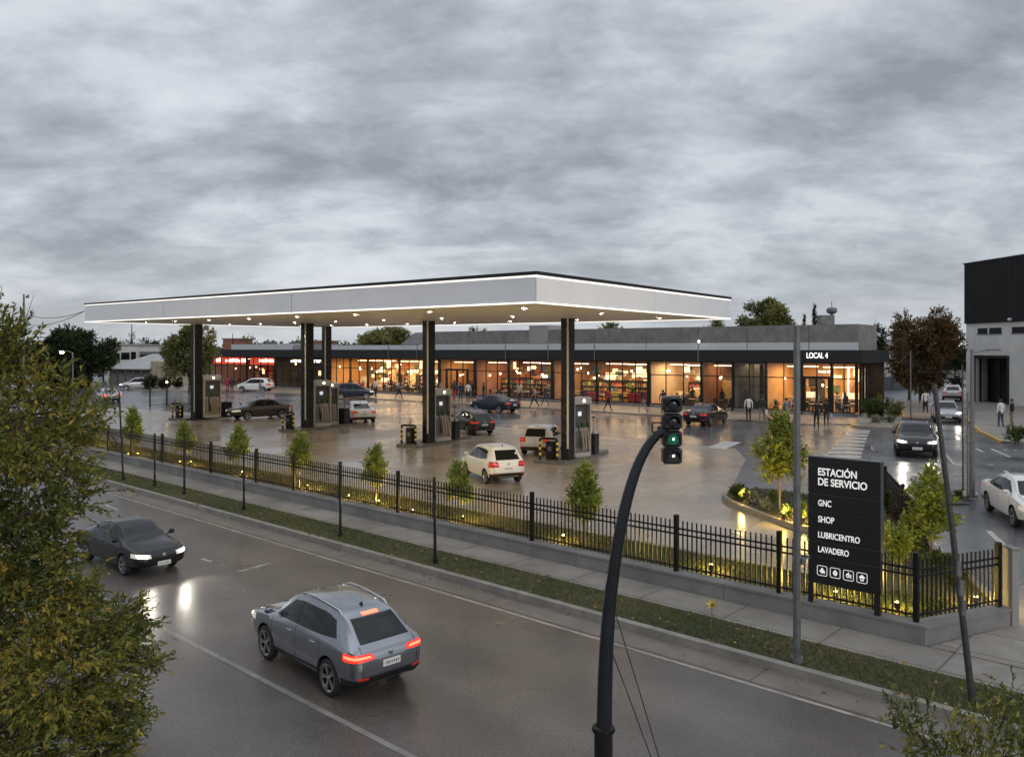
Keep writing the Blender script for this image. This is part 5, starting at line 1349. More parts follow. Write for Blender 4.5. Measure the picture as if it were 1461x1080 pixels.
# ------------------------------------------------------------------ warehouse at the right
WA = G(1378.5, 573); wd = Vector((.12, -.993, 0)).normalized(); wn = Vector((.993, .12, 0))     # wd runs towards the viewer, wn to the right (inside)
wh = thing('warehouse', 'white rendered warehouse with black corrugated upper cladding and a big open gateway at the right', 'warehouse', WA)
m_render = mat('white render', (.66, .65, .62), .85, 0, .14, .5, .15, 20); m_clad = mat('black corrugated cladding', (.006, .0062, .007), .6, 0, .15, .6)
LW, DW, ZC, ZT2 = 26.0, 22.0, 7.75, 13.55
def W_(u, v, z=0.0): return wd * u + wn * v + Vector((0, 0, z))
def wbox(mb, u0, u1, v0, v1, z0, z1):
    vs = [W_(u0, v0, z0), W_(u1, v0, z0), W_(u1, v1, z0), W_(u0, v1, z0), W_(u0, v0, z1), W_(u1, v0, z1), W_(u1, v1, z1), W_(u0, v1, z1)]
    mb.add(vs, [(0, 1, 2, 3), (7, 6, 5, 4), (4, 5, 1, 0), (5, 6, 2, 1), (6, 7, 3, 2), (7, 4, 0, 3)])
def u_px(px):
    r = (px - CX) / F; return (WA.x - r * WA.y) / (r * wd.y - wd.x)
g0, g1 = u_px(1392), u_px(1437); zg = 4.35
wins = [(u_px(1395), u_px(1409)), (u_px(1411.5), u_px(1429)), (u_px(1444), u_px(1470))]
mb = MB(); wbox(mb, 0, g0, 0, .4, 0, ZC); wbox(mb, g1, LW, 0, .4, 0, ZC); wbox(mb, g0, g1, .001, .4, zg, ZC)
wbox(mb, 0, .4, .4, DW, 0, ZC); wbox(mb, LW - .4, LW, .4, DW, 0, ZC); wbox(mb, 0.4, LW - .4, DW - .4, DW, 0, ZC)
mb.build('rendered_wall', m_render, wh)
mb = MB()
for a, b in wins: wbox(mb, a, b, -.02, .1, 6.65, 7.2)
w = mb.build('strip_window', mat('dark strip glass', (.006, .006, .007), .3, spec=.2), wh)
for a, b in wins: 
    mb = MB(); wbox(mb, a - .08, b + .08, -.06, -.021, 6.57, 6.65); mb.build('sill', M['grey_metal'], wh)
# corrugated cladding
mb = MB(); n = int(LW / .28)
pr = []
for i in range(n + 1):
    u = -.12 + (LW + .24) * i / n; pr += [(u, -.12), (u + .1, -.12), (u + .14, -.2), (u + .24, -.2)]
vs = []
for u, v in pr: vs += [W_(u, v, ZC - .05), W_(u, v, ZT2)]
fs = [(2 * i, 2 * i + 2, 2 * i + 3, 2 * i + 1) for i in range(len(pr) - 1)]
mb.add(vs, fs); mb.build('corrugated_cladding', m_clad, wh)
mb = MB(); wbox(mb, -.11, LW + .1, -.11, DW, ZC - .06, ZT2 - .02); mb.build('upper_block', m_clad, wh)
mb = MB(); wbox(mb, -.2, LW + .2, -.24, -.0, ZT2, ZT2 + .12); mb.build('roof_edge', M['black_metal'], wh)
mb = MB(); wbox(mb, g0 - .25, g0, -.06, .6, 0, zg + .25); wbox(mb, g1, g1 + .25, -.06, .6, 0, zg + .25); wbox(mb, g0 + .001, g1 - .001, -.055, .6, zg, zg + .25); mb.build('gate_frame', M['black_metal'], wh)
mb = MB(); wbox(mb, g0 + .1, g0 + (g1 - g0) * .42, 1.2, 1.3, 0, zg); mb.build('dark_gate_leaf', M['black_metal'], wh)
mb = MB(); wbox(mb, g0 + (g1 - g0) * .42, g1, 2.4, 2.6, 0, zg + .3); wbox(mb, g1 - .1, g1, .6, 2.4, 0, zg); mb.build('inner_wall', mat('grey inner wall', (.3, .31, .32), .8, 0, .1, .8), wh)
mb = MB(); wbox(mb, g0, g1, .6, 3, zg + .26, zg + .36); mb.build('gate_ceiling', M['concrete'], wh)
mb = MB(); c = W_(u_px(1445), -.3, 7.9); mb.bbox(tuple(c), (.3, .3, .25), .05); mb.build('flood_lamp', M['white'], wh)

# ------------------------------------------------------------------ old buildings in the left background
def simple_house(name, label, px0, px1, ytop, ybase_Y, depth, wallm_, cat='building', roof=None, wins=(), strips=()):
    Y = ybase_Y; a = P(px0, HY, Y); b = P(px1, HY, Y); zt = P(px0, ytop, Y).z; w = b.x - a.x
    h = thing(name, label, cat, ((a.x + b.x) / 2, Y, 0))
    mb = MB(); mb.box((0, depth / 2, zt / 2 - .1), (w, depth, zt + .2)); mb.build('wall', wallm_, h)
    mb = MB(); mb.box((0, depth / 2, zt + .12), (w + .5, depth + .5, .24)); mb.build('roof_slab', roof or M['concrete_l'], h)
    for (x0, x1, y0, y1) in wins:
        A = P(x0, y0, Y); B = P(x1, y1, Y); c = (A + B) / 2 - h.location
        mb = MB(); mb.box((c.x, -.03, c.z), (abs(B.x - A.x), .1, abs(A.z - B.z))); f = mb.build('window', M['mullion'], h)
        mb = MB(); mb.box((c.x, -.085, c.z), (abs(B.x - A.x) - .15, .012, abs(A.z - B.z) - .15)); mb.build('pane', M['car_glass'], f)
    return h
hw = simple_house('white_building', 'white flat roofed building with a row of dark windows, left of the canopy column', 154, 196, 493, 140, 10, mat('old white wall', (.55, .54, .52), .8, 0, .15, .4), wins=((156, 171, 504, 513), (173, 185, 503, 513), (187, 194, 502, 513)))
h2 = simple_house('grey_annex', 'low dark annex joining the white flat roofed building on the right', 196.5, 232, 503, 141, 9, mat('annex wall', (.2, .21, .22), .8, 0, .15, .4), wins=((198, 212, 506, 513), (216, 230, 506, 513)))
# shed with sloping grey roof
a = P(158, HY, 124); b = P(262, HY, 118)
sh = thing('grey_shed', 'long shed with a sloping grey roof and pale beige wall behind the left lane', 'shed', (a.x, a.y, 0))
ln_ = (b - a); ln_.z = 0; Lh = ln_.length; ex = ln_.normalized(); ey = Vector((-ex.y, ex.x, 0))
def S_(u, v, z): return ex * u + ey * v + Vector((0, 0, z))
mb = MB()
def qbox(mb, u0, u1, v0, v1, z0, z1):
    vs = [S_(u0, v0, z0), S_(u1, v0, z0), S_(u1, v1, z0), S_(u0, v1, z0), S_(u0, v0, z1), S_(u1, v0, z1), S_(u1, v1, z1), S_(u0, v1, z1)]
    mb.add(vs, [(3, 2, 1, 0), (4, 5, 6, 7), (0, 1, 5, 4), (1, 2, 6, 5), (2, 3, 7, 6), (3, 0, 4, 7)])
qbox(mb, 0, Lh, 0, 8, -.2, 2.2); mb.build('wall', mat('shed wall', (.2, .19, .17), .85, 0, .25, .5), sh)
mb = MB(); qbox(mb, Lh * .58, Lh + .3, -.3, 8.2, -.2, 3.4); mb.build('pale_wall', mat('pale shed wall', (.42, .37, .28), .85, 0, .2, .4), sh)
for k in range(6): mb = MB(); qbox(mb, Lh * (.6 + .065 * k), Lh * (.6 + .065 * k) + .14, -.42, -.301, 0, 3.3); mb.build('pilaster', mat('shed pilaster', (.3, .27, .22), .85), sh)
mb = MB(); vs = [S_(-.6, -1.0, 2.15), S_(Lh * .6, -1.0, 2.15), S_(Lh * .6, 8.5, 4.3), S_(-.6, 8.5, 4.3)]; mb.add(vs + [v + Vector((0, 0, .12)) for v in vs], [(3, 2, 1, 0), (4, 5, 6, 7), (0, 1, 5, 4), (1, 2, 6, 5), (2, 3, 7, 6), (3, 0, 4, 7)]); mb.build('sloping_roof', mat('shed roof sheet', (.33, .34, .34), .6, 0, .12, .6), sh)
for k in range(5): mb = MB(); qbox(mb, Lh * (.05 + .11 * k), Lh * (.05 + .11 * k) + .16, -.9, -.74, 0, 2.2); mb.build('post', M['grey_metal'], sh)
# roofs and water tank beyond the shop row
wt = P(1178, 498, 120); t = thing('water_tower', 'grey water tank on a concrete tower above the shop roof at the right', 'water tower', (wt.x, wt.y, 0))
z1 = P(0, 450, 120).z; z2 = P(0, 439, 120).z
mb = MB(); mb.box((0, 0, z1 / 2), (1.9, 1.9, z1)); mb.build('tower', M['concrete'], t)
mb = MB(); mb.lathe([(0, z1 + .25), (.5, z1 + .25), (.75, z1 + .55), (.75, z1 + .9), (.5, z1 + 1.15), (0, z1 + 1.2)], 16, 'Z', (.9, 0, 0)); mb.tube([(.9, 0, z1 - 1), (.9, 0, z1 + .3)], .25, 8); mb.tube([(.9, 0, z1 + 1.1), (.9, 0, z2 + .9)], .05, 5); mb.build('tank', M['grey_metal'], t)
for px, yt, Y, lb in ((188, 463, 150, 'thin mast above the white flat roofed building'), (332, 476, 170, 'thin mast above the red lit shop'), (1148, 452, 130, 'short thin mast left of the cypress above the shop roof')):
    b = P(px, HY, Y); b.z = 0; pole('antenna_mast', lb, b, P(px, yt, Y), .16, .07, M['black_metal'], cat='mast', foot=False)
for k, (px0, px1, yt, Y, c, lb) in enumerate(((318, 340, 484, 180, (.24, .1, .07), 'reddish house roof above the red lit shop'), (430, 470, 487, 190, (.25, .12, .09), 'low reddish house beyond the shop roof, between the columns'), (655, 735, 479, 150, (.3, .31, .32), 'pale grey roof block beyond the middle of the shop row'), (1262, 1300, 487, 130, (.4, .4, .38), 'low pale house behind the brown tree'))):
    simple_house('distant_house', lb, px0, px1, yt, Y, 10, mat('distant wall %d' % k, c, .85, 0, .2, .3), 'house')
# fence and road end behind the brown tree
mb = MB(); a, b = G(1262, 557), G(1345, 552); d = b - a
mb.beam(a + Vector((0, 0, .85)), b + Vector((0, 0, .85)), .05, 1.7)
for k in range(9): mb.beam(a + d * k / 8 + Vector((0, -.06, 0)), a + d * k / 8 + Vector((0, -.06, 1.8)), .1, .1)
tag(mb.build('boundary_fence', mat('grey boundary boards', (.1, .11, .12), .8, 0, .25, 1)), 'grey boarded fence closing off the end of the side street', 'fence')
# ------------------------------------------------------------------ trees, shrubs, grass
def leaves_mesh(name, pos, dirs, L, Wd, tint, m, rng, fold=.35):
    n = len(pos); d = dirs / (np.linalg.norm(dirs, axis=1, keepdims=True) + 1e-9)
    up = rng.normal(size=(n, 3)) * .7 + np.array([0, 0, 1.0])
    sd = np.cross(d, up); sd /= (np.linalg.norm(sd, axis=1, keepdims=True) + 1e-9); nm = np.cross(sd, d)
    L = (L * rng.uniform(.45, 1.4, n))[:, None]; w = (Wd * rng.uniform(.7, 1.2, n))[:, None] / 2
    b = pos; t = pos + d * L + nm * (-L * .12)
    m1 = pos + d * L * .42 + sd * w + nm * (w * fold); m2 = pos + d * L * .42 - sd * w + nm * (w * fold)
    V = np.stack([b, m1, t, m2], 1).reshape(-1, 3).astype(np.float32)
    me = bpy.data.meshes.new(name); me.vertices.add(4 * n); me.vertices.foreach_set('co', V.ravel())
    idx = np.arange(n) * 4
    F_ = np.stack([idx, idx + 1, idx + 2, idx, idx + 2, idx + 3], 1).astype(np.int32)
    me.loops.add(6 * n); me.loops.foreach_set('vertex_index', F_.ravel())
    me.polygons.add(2 * n); me.polygons.foreach_set('loop_start', np.arange(2 * n, dtype=np.int32) * 3)
    at = me.attributes.new('tint', 'FLOAT', 'POINT'); at.data.foreach_set('value', np.repeat(np.clip(tint, 0, 1), 4).astype(np.float32))
    me.materials.append(m); me.update(calc_edges=True); me.validate(); return me
def twig_cloud(clusters, rng, tw_density, per, tlen, axis, up=.35, spread=.45, shoot=0.0):
    """clusters (centre, radius): leaves sit along twigs that grow outwards in each cluster"""
    pos = []; dr = []; tn = []; tw = []
    for c, r in clusters:
        c = np.array(c, float); rr_ = np.array(r if isinstance(r, (tuple, list)) else (r, r, r), float)
        k = max(4, int(tw_density * float(np.mean(rr_)) ** 2)); ct = rng.normal(0, .16)
        for _ in range(k):
            o = rng.normal(size=3); o /= np.linalg.norm(o) + 1e-9
            p = c + o * rr_ * rng.uniform(.35, 1.0) ** .6
            out = o * .8 + (c - axis) / (np.linalg.norm(c - axis) + .3) * .5 + rng.normal(size=3) * .35; out[2] += up
            out /= np.linalg.norm(out) + 1e-9
            ln = tlen * rng.uniform(.6, 1.35) * (1.8 if rng.random() < shoot else 1)
            a = p - out * ln * .6; bend = rng.normal(size=3) * .18
            tw.append((a, a + out * ln * .5 + bend * ln * .3, a + out * ln))
            m_ = max(3, int(per * rng.uniform(.7, 1.3)))
            u = np.linspace(.12, 1, m_)[:, None]
            q = a + out * ln * u + bend * ln * (u * (1 - u)) * 1.2
            s_ = rng.normal(size=(m_, 3)); dd = out * .75 + s_ * spread
            pos.append(q); dr.append(dd); tn.append(np.full(m_, .42 + ct + rng.normal(0, .12)) + rng.normal(0, .2, m_))
    return np.concatenate(pos), np.concatenate(dr), np.concatenate(tn), tw
def bez(a, b, rng, k=4, j=.1):
    a = np.array(a, float); b = np.array(b, float); L_ = np.linalg.norm(b - a); m = (a + b) / 2 + rng.normal(size=3) * j * L_; m[2] += .06 * L_
    return [tuple((1 - t) ** 2 * a + 2 * t * (1 - t) * m + t * t * b) for t in np.linspace(0, 1, k + 1)]
def build_tree(name, label, cat, loc, trunk, tr, clusters, lm, dens, per, tlen, L, Wd, seed, bark=None, group=None, twigs=False, up=.35, spread=.45, shoot=0.0, crown='crown', limb_r=.35):
    rng = np.random.default_rng(seed); t = thing(name, label, cat, loc, 0, group)
    axis = np.array(trunk[-1], float)
    p, d, tn, tw = twig_cloud(clusters, rng, dens, per, tlen, axis, up, spread, shoot)
    me = leaves_mesh(crown, p, d, L, Wd, tn, lm, rng); link_mesh(crown, me, t)
    mb = MB(); k = len(trunk)
    mb.tube(trunk, [tr * (1 - .5 * i / max(1, k - 1)) for i in range(k)], 9)
    for c, r in clusters:
        ok = [j for j in range(1, k) if trunk[j][2] <= c[2] - .05] or [1 if k > 1 else 0]; i = ok[-1]; s_ = np.array(trunk[i], float)
        rad = tr * limb_r * rng.uniform(.6, 1); q = bez(s_, c, rng, 5); mb.tube(q, [rad * (1 - .75 * j / 5) for j in range(6)], 6)
        if twigs:
            for _ in range(4):
                a = np.array(q[3]); o = np.array(c) + rng.normal(size=3) * (r if not isinstance(r, tuple) else np.mean(r)) * .7
                mb.tube(bez(a, o, rng, 3), [rad * .35, rad * .28, rad * .2, rad * .1], 4)
    if twigs:
        for a, b, c in tw[::4]: mb.tube([tuple(a), tuple(b), tuple(c)], [tr * .045, tr * .035, tr * .02], 3, cap=False)
    mb.build('trunk', bark or M['bark'], t, smooth=True)
    return t
LM = dict(near=leaf_mat('leaves olive', (0.05, 0.07, 0.016), (0.17, 0.185, 0.035), (0.5, 0.36, 0.07)),
          sap=leaf_mat('leaves sapling', (0.11, 0.16, 0.03), (0.27, 0.33, 0.06), (0.45, 0.42, 0.08)),
          dark=leaf_mat('leaves dark', (0.015, 0.028, 0.011), (0.035, 0.055, 0.02), (0.085, 0.1, 0.04)),
          mid=leaf_mat('leaves mid', (0.07, 0.09, 0.03), (0.19, 0.2, 0.065), (0.36, 0.32, 0.1)),
          brown=leaf_mat('leaves rusty', (0.06, 0.046, 0.02), (0.18, 0.115, 0.042), (0.36, 0.2, 0.07)),
          bush=leaf_mat('leaves bush', (0.035, 0.06, 0.016), (0.09, 0.14, 0.035), (0.2, 0.2, 0.05)),
          purple=leaf_mat('leaves purple', (0.027, 0.018, 0.018), (0.06, 0.0375, 0.033), (0.12, 0.09, 0.045)),
          pale=leaf_mat('leaves pale', (0.135, 0.15, 0.105), (0.3, 0.3, 0.21), (0.6, 0.57, 0.45)))
# --- near tree at the left
TY0 = 9.0
bl = [(2, 505, 48), (-50, 500, 80), (62, 556, 34), (92, 548, 22), (30, 610, 72), (112, 590, 36), (140, 592, 24), (88, 640, 58), (30, 700, 85), (100, 700, 42), (-60, 680, 110), (55, 778, 52), (0, 800, 90), (84, 812, 26), (38, 880, 90), (112, 868, 46),
      (130, 858, 34), (166, 882, 30), (172, 918, 40), (120, 830, 22), (150, 905, 48), (193, 878, 26), (205, 902, 18), (190, 945, 38), (219, 938, 16), (95, 960, 85), (150, 1005, 55), (30, 1000, 100), (183, 1012, 34), (200, 1020, 16), (140, 1060, 52), (70, 1090, 90), (-60, 880, 120), (-50, 1050, 120), (165, 1075, 30)]
q = random.Random(4); base = Vector((-6.1, 8.7, -.02)); cl = []
for x, y, r in bl:
    v = P(x, y, TY0 + q.uniform(-.75, .75)); cl.append((tuple(v - base), r / F * TY0))
build_tree('street_tree', 'big olive green tree close by at the left edge, turning yellow in places', 'tree', base, [(0, 0, -.1), (.1, .0, 1.0), (.05, .1, 2.0), (.15, .15, 3.0), (-.1, .2, 4.0)], .15, cl, LM['near'], 400, 16, .36, .078, .033, 21, twigs=True, up=.45, shoot=.1, limb_r=.16, bark=M['bark_dark'])
# --- near sapling top at the lower right corner
bl = [(1292, 1024, 30), (1330, 1045, 34), (1372, 1036, 34), (1402, 1068, 40), (1428, 1012, 30), (1452, 1040, 44), (1345, 1085, 40), (1290, 1068, 24), (1446, 985, 18), (1380, 1100, 50), (1460, 1095, 50), (1276, 1010, 12)]
base = Vector((4.0, 7.0, -.02)); cl = []
for x, y, r in bl:
    v = P(x, y, 7.0 + q.uniform(-.5, .5)); cl.append((tuple(v - base), r / F * 7.0))
build_tree('young_tree', 'leafy top of a young tree in the lower right corner', 'tree', base, [(0, 0, -.1), (.05, 0, .6), (.0, .05, 1.3)], .045, cl, LM['near'], 330, 13, .3, .07, .026, 22, twigs=True, up=.6, shoot=.12, limb_r=.3, bark=M['bark_dark'])
# --- saplings behind the fence
def sapling(seed):
    r = random.Random(seed); cl = []
    for k in range(15):
        z = .98 + 1.26 * (k / 14) ** .9; w = (.54 if z < 1.35 else .54 - .4 * (z - 1.35) / .9) * r.uniform(.45, 1.15); a = k * 2.4 + r.uniform(-.3, .3)
        cl.append(((w * math.cos(a) * .75, w * math.sin(a) * .75, z), .14 + .08 * (1 - k / 14)))
    cl += [((r.uniform(-.05, .05), 0, 2.32), .09), ((.0, .03, 1.5), .24), ((0, 0, 1.25), .28), ((.25, 0, 1.75), .1), ((-.22, .1, 1.8), .1)]
    return build_tree('sapling', '', 'tree', (0, 0, 0), [(0, 0, -.1), (.01, .01, .5), (0, .02, 1.1), (.02, 0, 1.8)], .026, cl, LM['sap'], 820, 9, .27, .1, .052, seed, M['bark_l'], 'saplings behind the picket fence', up=.75, limb_r=.3)
sap_px = [(190, 656, 586, 'farthest left of the row, lit from below'), (263, 667, 605, 'second from the left, lit yellow from below'), (340, 681, 611, 'third from the left, behind the long fence'), (427, 697, 622, 'fourth from the left, in front of the third pump island'), (536, 722, 640, 'fifth from the left, midway along the fence'), (653, 747, 664, 'in front of the white hatchback'), (835, 783, 668, 'just left of the traffic signal pole'), (1113, 736, 597, 'on the rounded planted island'), (1328, 812, 674, 'in the corner garden right of the sign')]
SAP = []
for k, (px, yb, yt, lb) in enumerate(sap_px):
    b = G(px, yb, .03); hgt = (yb - yt) / F * b.y
    if k < 3: o = sapling(31 + k); SAP.append(o)
    else: o = copy_tree(SAP[k % 3])
    o.location = b; o.rotation_euler = (0, 0, k * 1.3); o.scale = (hgt / 2.3 * 1.08,) * 2 + (hgt / 2.3 * 1.02,)
    o['label'] = 'young staked tree ' + lb if False else 'slender young tree ' + lb
# --- trees further off
def far_tree(label, px0, px1, y0, y1, Y, lm, seed, L=.32, dens=26, per=10, name='tree', trunk_to=None, squash=1.0, nb=16, up=.25, bark=None, holes=.0):
    r = random.Random(seed); c0 = P((px0 + px1) / 2, (y0 + y1) / 2, Y); hw = (px1 - px0) / 2 / F * Y; hh = (y1 - y0) / 2 / F * Y
    base = Vector((c0.x, Y, -.05)); cl = []
    for k in range(nb):
        a = r.uniform(0, 6.28); e_ = r.uniform(-1, 1); rad = r.uniform(.35, .82)
        s_ = math.sqrt(max(0, 1 - e_ * e_)); rr_ = r.uniform(.2, .36) * (.75 if nb > 40 else 1)
        cl.append(((hw * rad * s_ * math.cos(a), hw * rad * s_ * math.sin(a) * .8, c0.z + hh * (e_ * .78)), (hw * rr_, hw * rr_, min(hw, hh) * rr_ * 1.05)))
    cl.append(((0, 0, c0.z), (hw * .4, hw * .4, hh * .4)))
    zt = c0.z + hh * .2
    return build_tree(name, label, 'tree', base, [(0, 0, 0), (.1, 0, zt * .35), (-.1, .1, zt * .7), (0, 0, zt)], max(.1, hw * .06), cl, lm, dens, per, L * 2.2, L, L * .5, seed, bark, 'trees in the background', up=up)
far_tree('rust brown autumn tree between the shop corner and the warehouse', 1262, 1378, 433, 562, 73, LM['brown'], 51, .26, 62, 10, nb=52)
far_tree('smaller rusty tree half hidden behind the brown autumn tree', 1268, 1325, 478, 556, 84, LM['brown'], 52, .3, 60, 9, nb=14)
far_tree('dark green tree squeezed between the brown tree and the warehouse', 1340, 1384, 448, 560, 96, LM['dark'], 53, .34, 60, 9)
far_tree('leafy green tree sticking up behind the shop roof near the canopy tip', 1050, 1140, 429, 490, 104, LM['mid'], 54, .34, 60, 9, nb=22)
far_tree('low tree top peeping over the shop roof beside the canopy end', 1000, 1044, 456, 490, 125, LM['mid'], 55, .36, 40, 8)
far_tree('tree top peeping over the concrete upper wall under the canopy edge', 848, 894, 458, 490, 125, LM['mid'], 56, .36, 40, 8)
far_tree('broad airy tree seen under the canopy between the two front columns', 503, 600, 464, 512, 128, LM['mid'], 57, .4, 40, 8, nb=22)
far_tree('yellow green tree beside the farthest column', 229, 312, 462, 549, 97, LM['mid'], 58, .34, 62, 10, nb=24)
far_tree('massive dark tree behind the lit street lamp at the left', 40, 158, 467, 556, 108, LM['dark'], 59, .4, 60, 10, nb=34)
far_tree('dark tree right behind the massive dark tree', 122, 172, 473, 540, 128, LM['dark'], 60, .4, 40, 9)
far_tree('pale leafless looking tree above the white flat roofed building', 166, 208, 476, 510, 165, LM['pale'], 61, .3, 14, 8)
far_tree('small round tree above the red lit shop', 340, 372, 478, 510, 150, LM['mid'], 62, .4, 30, 8)
far_tree('small dark tree above the white flat roofed building on the right', 196, 232, 482, 510, 150, LM['dark'], 63, .4, 30, 8)
far_tree('bushy tree above the roof left of the second row column', 405, 440, 484, 512, 160, LM['mid'], 64, .4, 24, 8)
far_tree('dark evergreen behind the right end of the shop roof', 1240, 1272, 458, 520, 118, LM['dark'], 65, .4, 40, 9)
far_tree('row end tree above the grey roof block under the canopy', 660, 700, 467, 500, 150, LM['mid'], 67, .4, 24, 8)
far_tree('dark tree behind the utility pole at the left edge', -60, 45, 470, 560, 118, LM['dark'], 68, .4, 40, 9)
for px, y0, w, Y, lb in ((1162, 437, 5, 112, 'tall thin cypress above the shop roof'), (1147.5, 452, 4, 118, 'shorter thin cypress left of the tall one')):
    b = P(px, HY, Y); b.z = 0; zt = P(px, y0, Y).z; hw = w / 2 / F * Y + .12
    cl = [((0, 0, zt * (.3 + .68 * k / 13)), (hw * (1.15 - .8 * (k / 13) ** 2), hw * (1.15 - .8 * (k / 13) ** 2), zt * .05)) for k in range(14)]
    build_tree('cypress', lb, 'tree', b, [(0, 0, 0), (0, 0, zt * .9)], .12, cl, LM['dark'], 130, 8, .5, .3, .14, 66, None, 'cypresses beyond the shop', up=1.5)
# --- far wooded skyline (one mass)
rng = np.random.default_rng(77); cl = []
for k in range(300):
    px = rng.uniform(-200, 1700); Y = rng.uniform(210, 300); c = P(px, HY, Y); zt = rng.uniform(2.5, 7.5) * (1.0 if px < 700 else .8)
    cl.append(((c.x, c.y, zt * .55), (rng.uniform(3, 6), 3, zt * .45)))
p, d, tn, tw = twig_cloud(cl, rng, 6.5, 8, 1.6, np.array((0, 250, 0.0)), .3)
tag(link_mesh('far_wood', leaves_mesh('far_wood', p, d, 1.0, .55, tn, LM['dark'], rng)), kind='stuff')
# --- shrubs
def shrub(label, px, yb, wpx, hpx, lm, seed, L=.09, dens=400, per=9, group=None, z=.04, up=.7, name='shrub'):
    b = G(px, yb, z); w = wpx / 2 / F * b.y; h = hpx / F * b.y; r = random.Random(seed); cl = []
    for k in range(9):
        a = r.uniform(0, 6.28); rad = r.uniform(.1, .65); cl.append(((w * rad * math.cos(a), w * rad * math.sin(a), h * r.uniform(.25, .78)), (w * .38, w * .38, h * .24)))
    return build_tree(name, label, 'shrub', b, [(0, 0, -.05), (0, 0, h * .3)], .03 + .02 * h, cl, lm, dens, per, max(.12, h * .25), L, L * .4, seed, None, group, up=up)
hs = [(212, 556, 26, 20), (232, 556, 24, 17), (252, 555, 20, 14)]
for k, (px, y, w, h) in enumerate(hs): shrub('clipped dark shrub %s in front of the pale shed wall' % ('left of the other two', 'between two others', 'right of the other two')[k], px, y, w, h, LM['dark'], 70 + k, .25, 130, 10, 'shrubs by the pale shed')
pl = [(1240, 597, 26, 28, 'bush', 'low green shrub nearest to the glass corner of the shop'), (1258, 598, 30, 34, 'bush', 'big green shrub in the middle of the planter at the shop corner'), (1277, 600, 26, 30, 'mid', 'yellowish shrub at the right end of the planter at the shop corner'), (1250, 580, 28, 26, 'bush', 'green shrub behind the others along the side glass of the shop'), (1247, 604, 24, 12, 'pale', 'pale flowering low plant at the front of the shop planter'), (1270, 604, 20, 12, 'pale', 'pale flowering low plant at the right front of the shop planter')]
for k, (px, y, w, h, lm, lb) in enumerate(pl): shrub(lb, px, y, w, h, LM[lm], 80 + k, .16, 260, 10, 'plants in the shop corner planter', .1)
v = [G(*q_) for q_ in ((1226, 607), (1222, 596), (1245, 571), (1268, 571), (1287, 598), (1285, 608))]
tag(MB().prism([(a.x, a.y) for a in v], -.1, .18).build('planter_kerb', M['kerb']), 'low kerbed planter bed at the corner of the shop', 'planter')
shrub('round green shrub on the pavement corner at the right edge', 1453, 632, 36, 26, LM['bush'], 90, .12, 420, 10, None, .1)
isl = [(1053, 712, 24, 17, 'bush', 'spiky agave like plant at the tip of the planted island, lit yellow'), (1075, 718, 22, 16, 'pale', 'pale grey shrub on the planted island, left one'), (1092, 727, 24, 16, 'pale', 'pale grey shrub on the planted island, right one'), (1102, 716, 12, 17, 'bush', 'small upright shrub behind the pale ones on the planted island'), (1124, 741, 18, 22, 'bush', 'green shrub at the foot of the young tree on the planted island'), (1144, 748, 16, 34, 'sap', 'tall lit shrub on the planted island beside the steel pole')]
for k, (px, y, w, h, lm, lb) in enumerate(isl): shrub(lb, px, y, w, h, LM[lm], 100 + k, .09 if k else .2, 650, 9, 'plants on the planted island', .17, up=.9)
cg = [(1284, 816, 60, 72, 'sap', 'bright green bushy shrub right of the sign, lit from below'), (1306, 800, 34, 52, 'bush', 'dark green shrub between the bushy shrub and the young tree'), (1270, 742, 18, 46, 'dark', 'dark narrow evergreen right behind the sign'), (1284, 758, 26, 44, 'purple', 'purple leaved hedge shrub behind the sign, far one'), (1303, 776, 28, 46, 'purple', 'purple leaved hedge shrub behind the sign, near one'), (1340, 816, 46, 30, 'bush', 'low spreading shrub at the foot of the young tree in the corner garden'), (1368, 838, 40, 26, 'dark', 'low dark shrub behind the fence near its right end')]
for k, (px, y, w, h, lm, lb) in enumerate(cg): shrub(lb, px, y, w, h, LM[lm], 110 + k, .085, 800, 9, 'shrubs in the corner garden', .045)
shrub('small dark plant on the traffic island at the foot of the street lamp', 1366, 708, 20, 7, LM['bush'], 120, .1, 160, 7, None, .14)
# --- grass
def grass(name, pts, n, h, seed, c1=(0.05, 0.085, 0.018), c2=(0.1, 0.145, 0.034), c3=(0.2465, 0.1668, 0.058)):
    rng = np.random.default_rng(seed); pos = pts(rng, n); n = len(pos)
    d = rng.normal(size=(n, 3)) * .55; d[:, 2] = 1.0
    big = np.sin(pos[:, 0] * 1.3 + 1.2 * np.sin(pos[:, 1] * .9)) * np.sin(pos[:, 1] * 1.7 + pos[:, 0] * .6)
    t = .38 + .26 * big + rng.normal(0, .17, n)
    me = leaves_mesh(name, pos, d, h, h * .22, t, leaf_mat('blades ' + name + str(seed), c1, c2, c3), rng)
    return tag(link_mesh(name, me), kind='stuff')
def in_strip(s0, s1, p0, p1, z, pw=2.2):
    def f(rng, n):
        u = rng.random(n) ** pw; s_ = s0 + (s1 - s0) * u; p_ = rng.uniform(p0, p1, n)
        return np.stack([UR.x * s_ + NR.x * p_, UR.y * s_ + NR.y * p_, np.full(n, z)], 1)
    return f
grass('verge_grass', in_strip(-2, 60, 13.05, 14.24, -.012, 1.5), 52000, .06, 5)
grass('garden_grass', in_strip(4.6, 60, 15.78, 18.28, .03, 1.5), 52000, .075, 6, (0.029, 0.0493, 0.0116), (0.06525, 0.09425, 0.0203), (0.145, 0.1305, 0.03625))
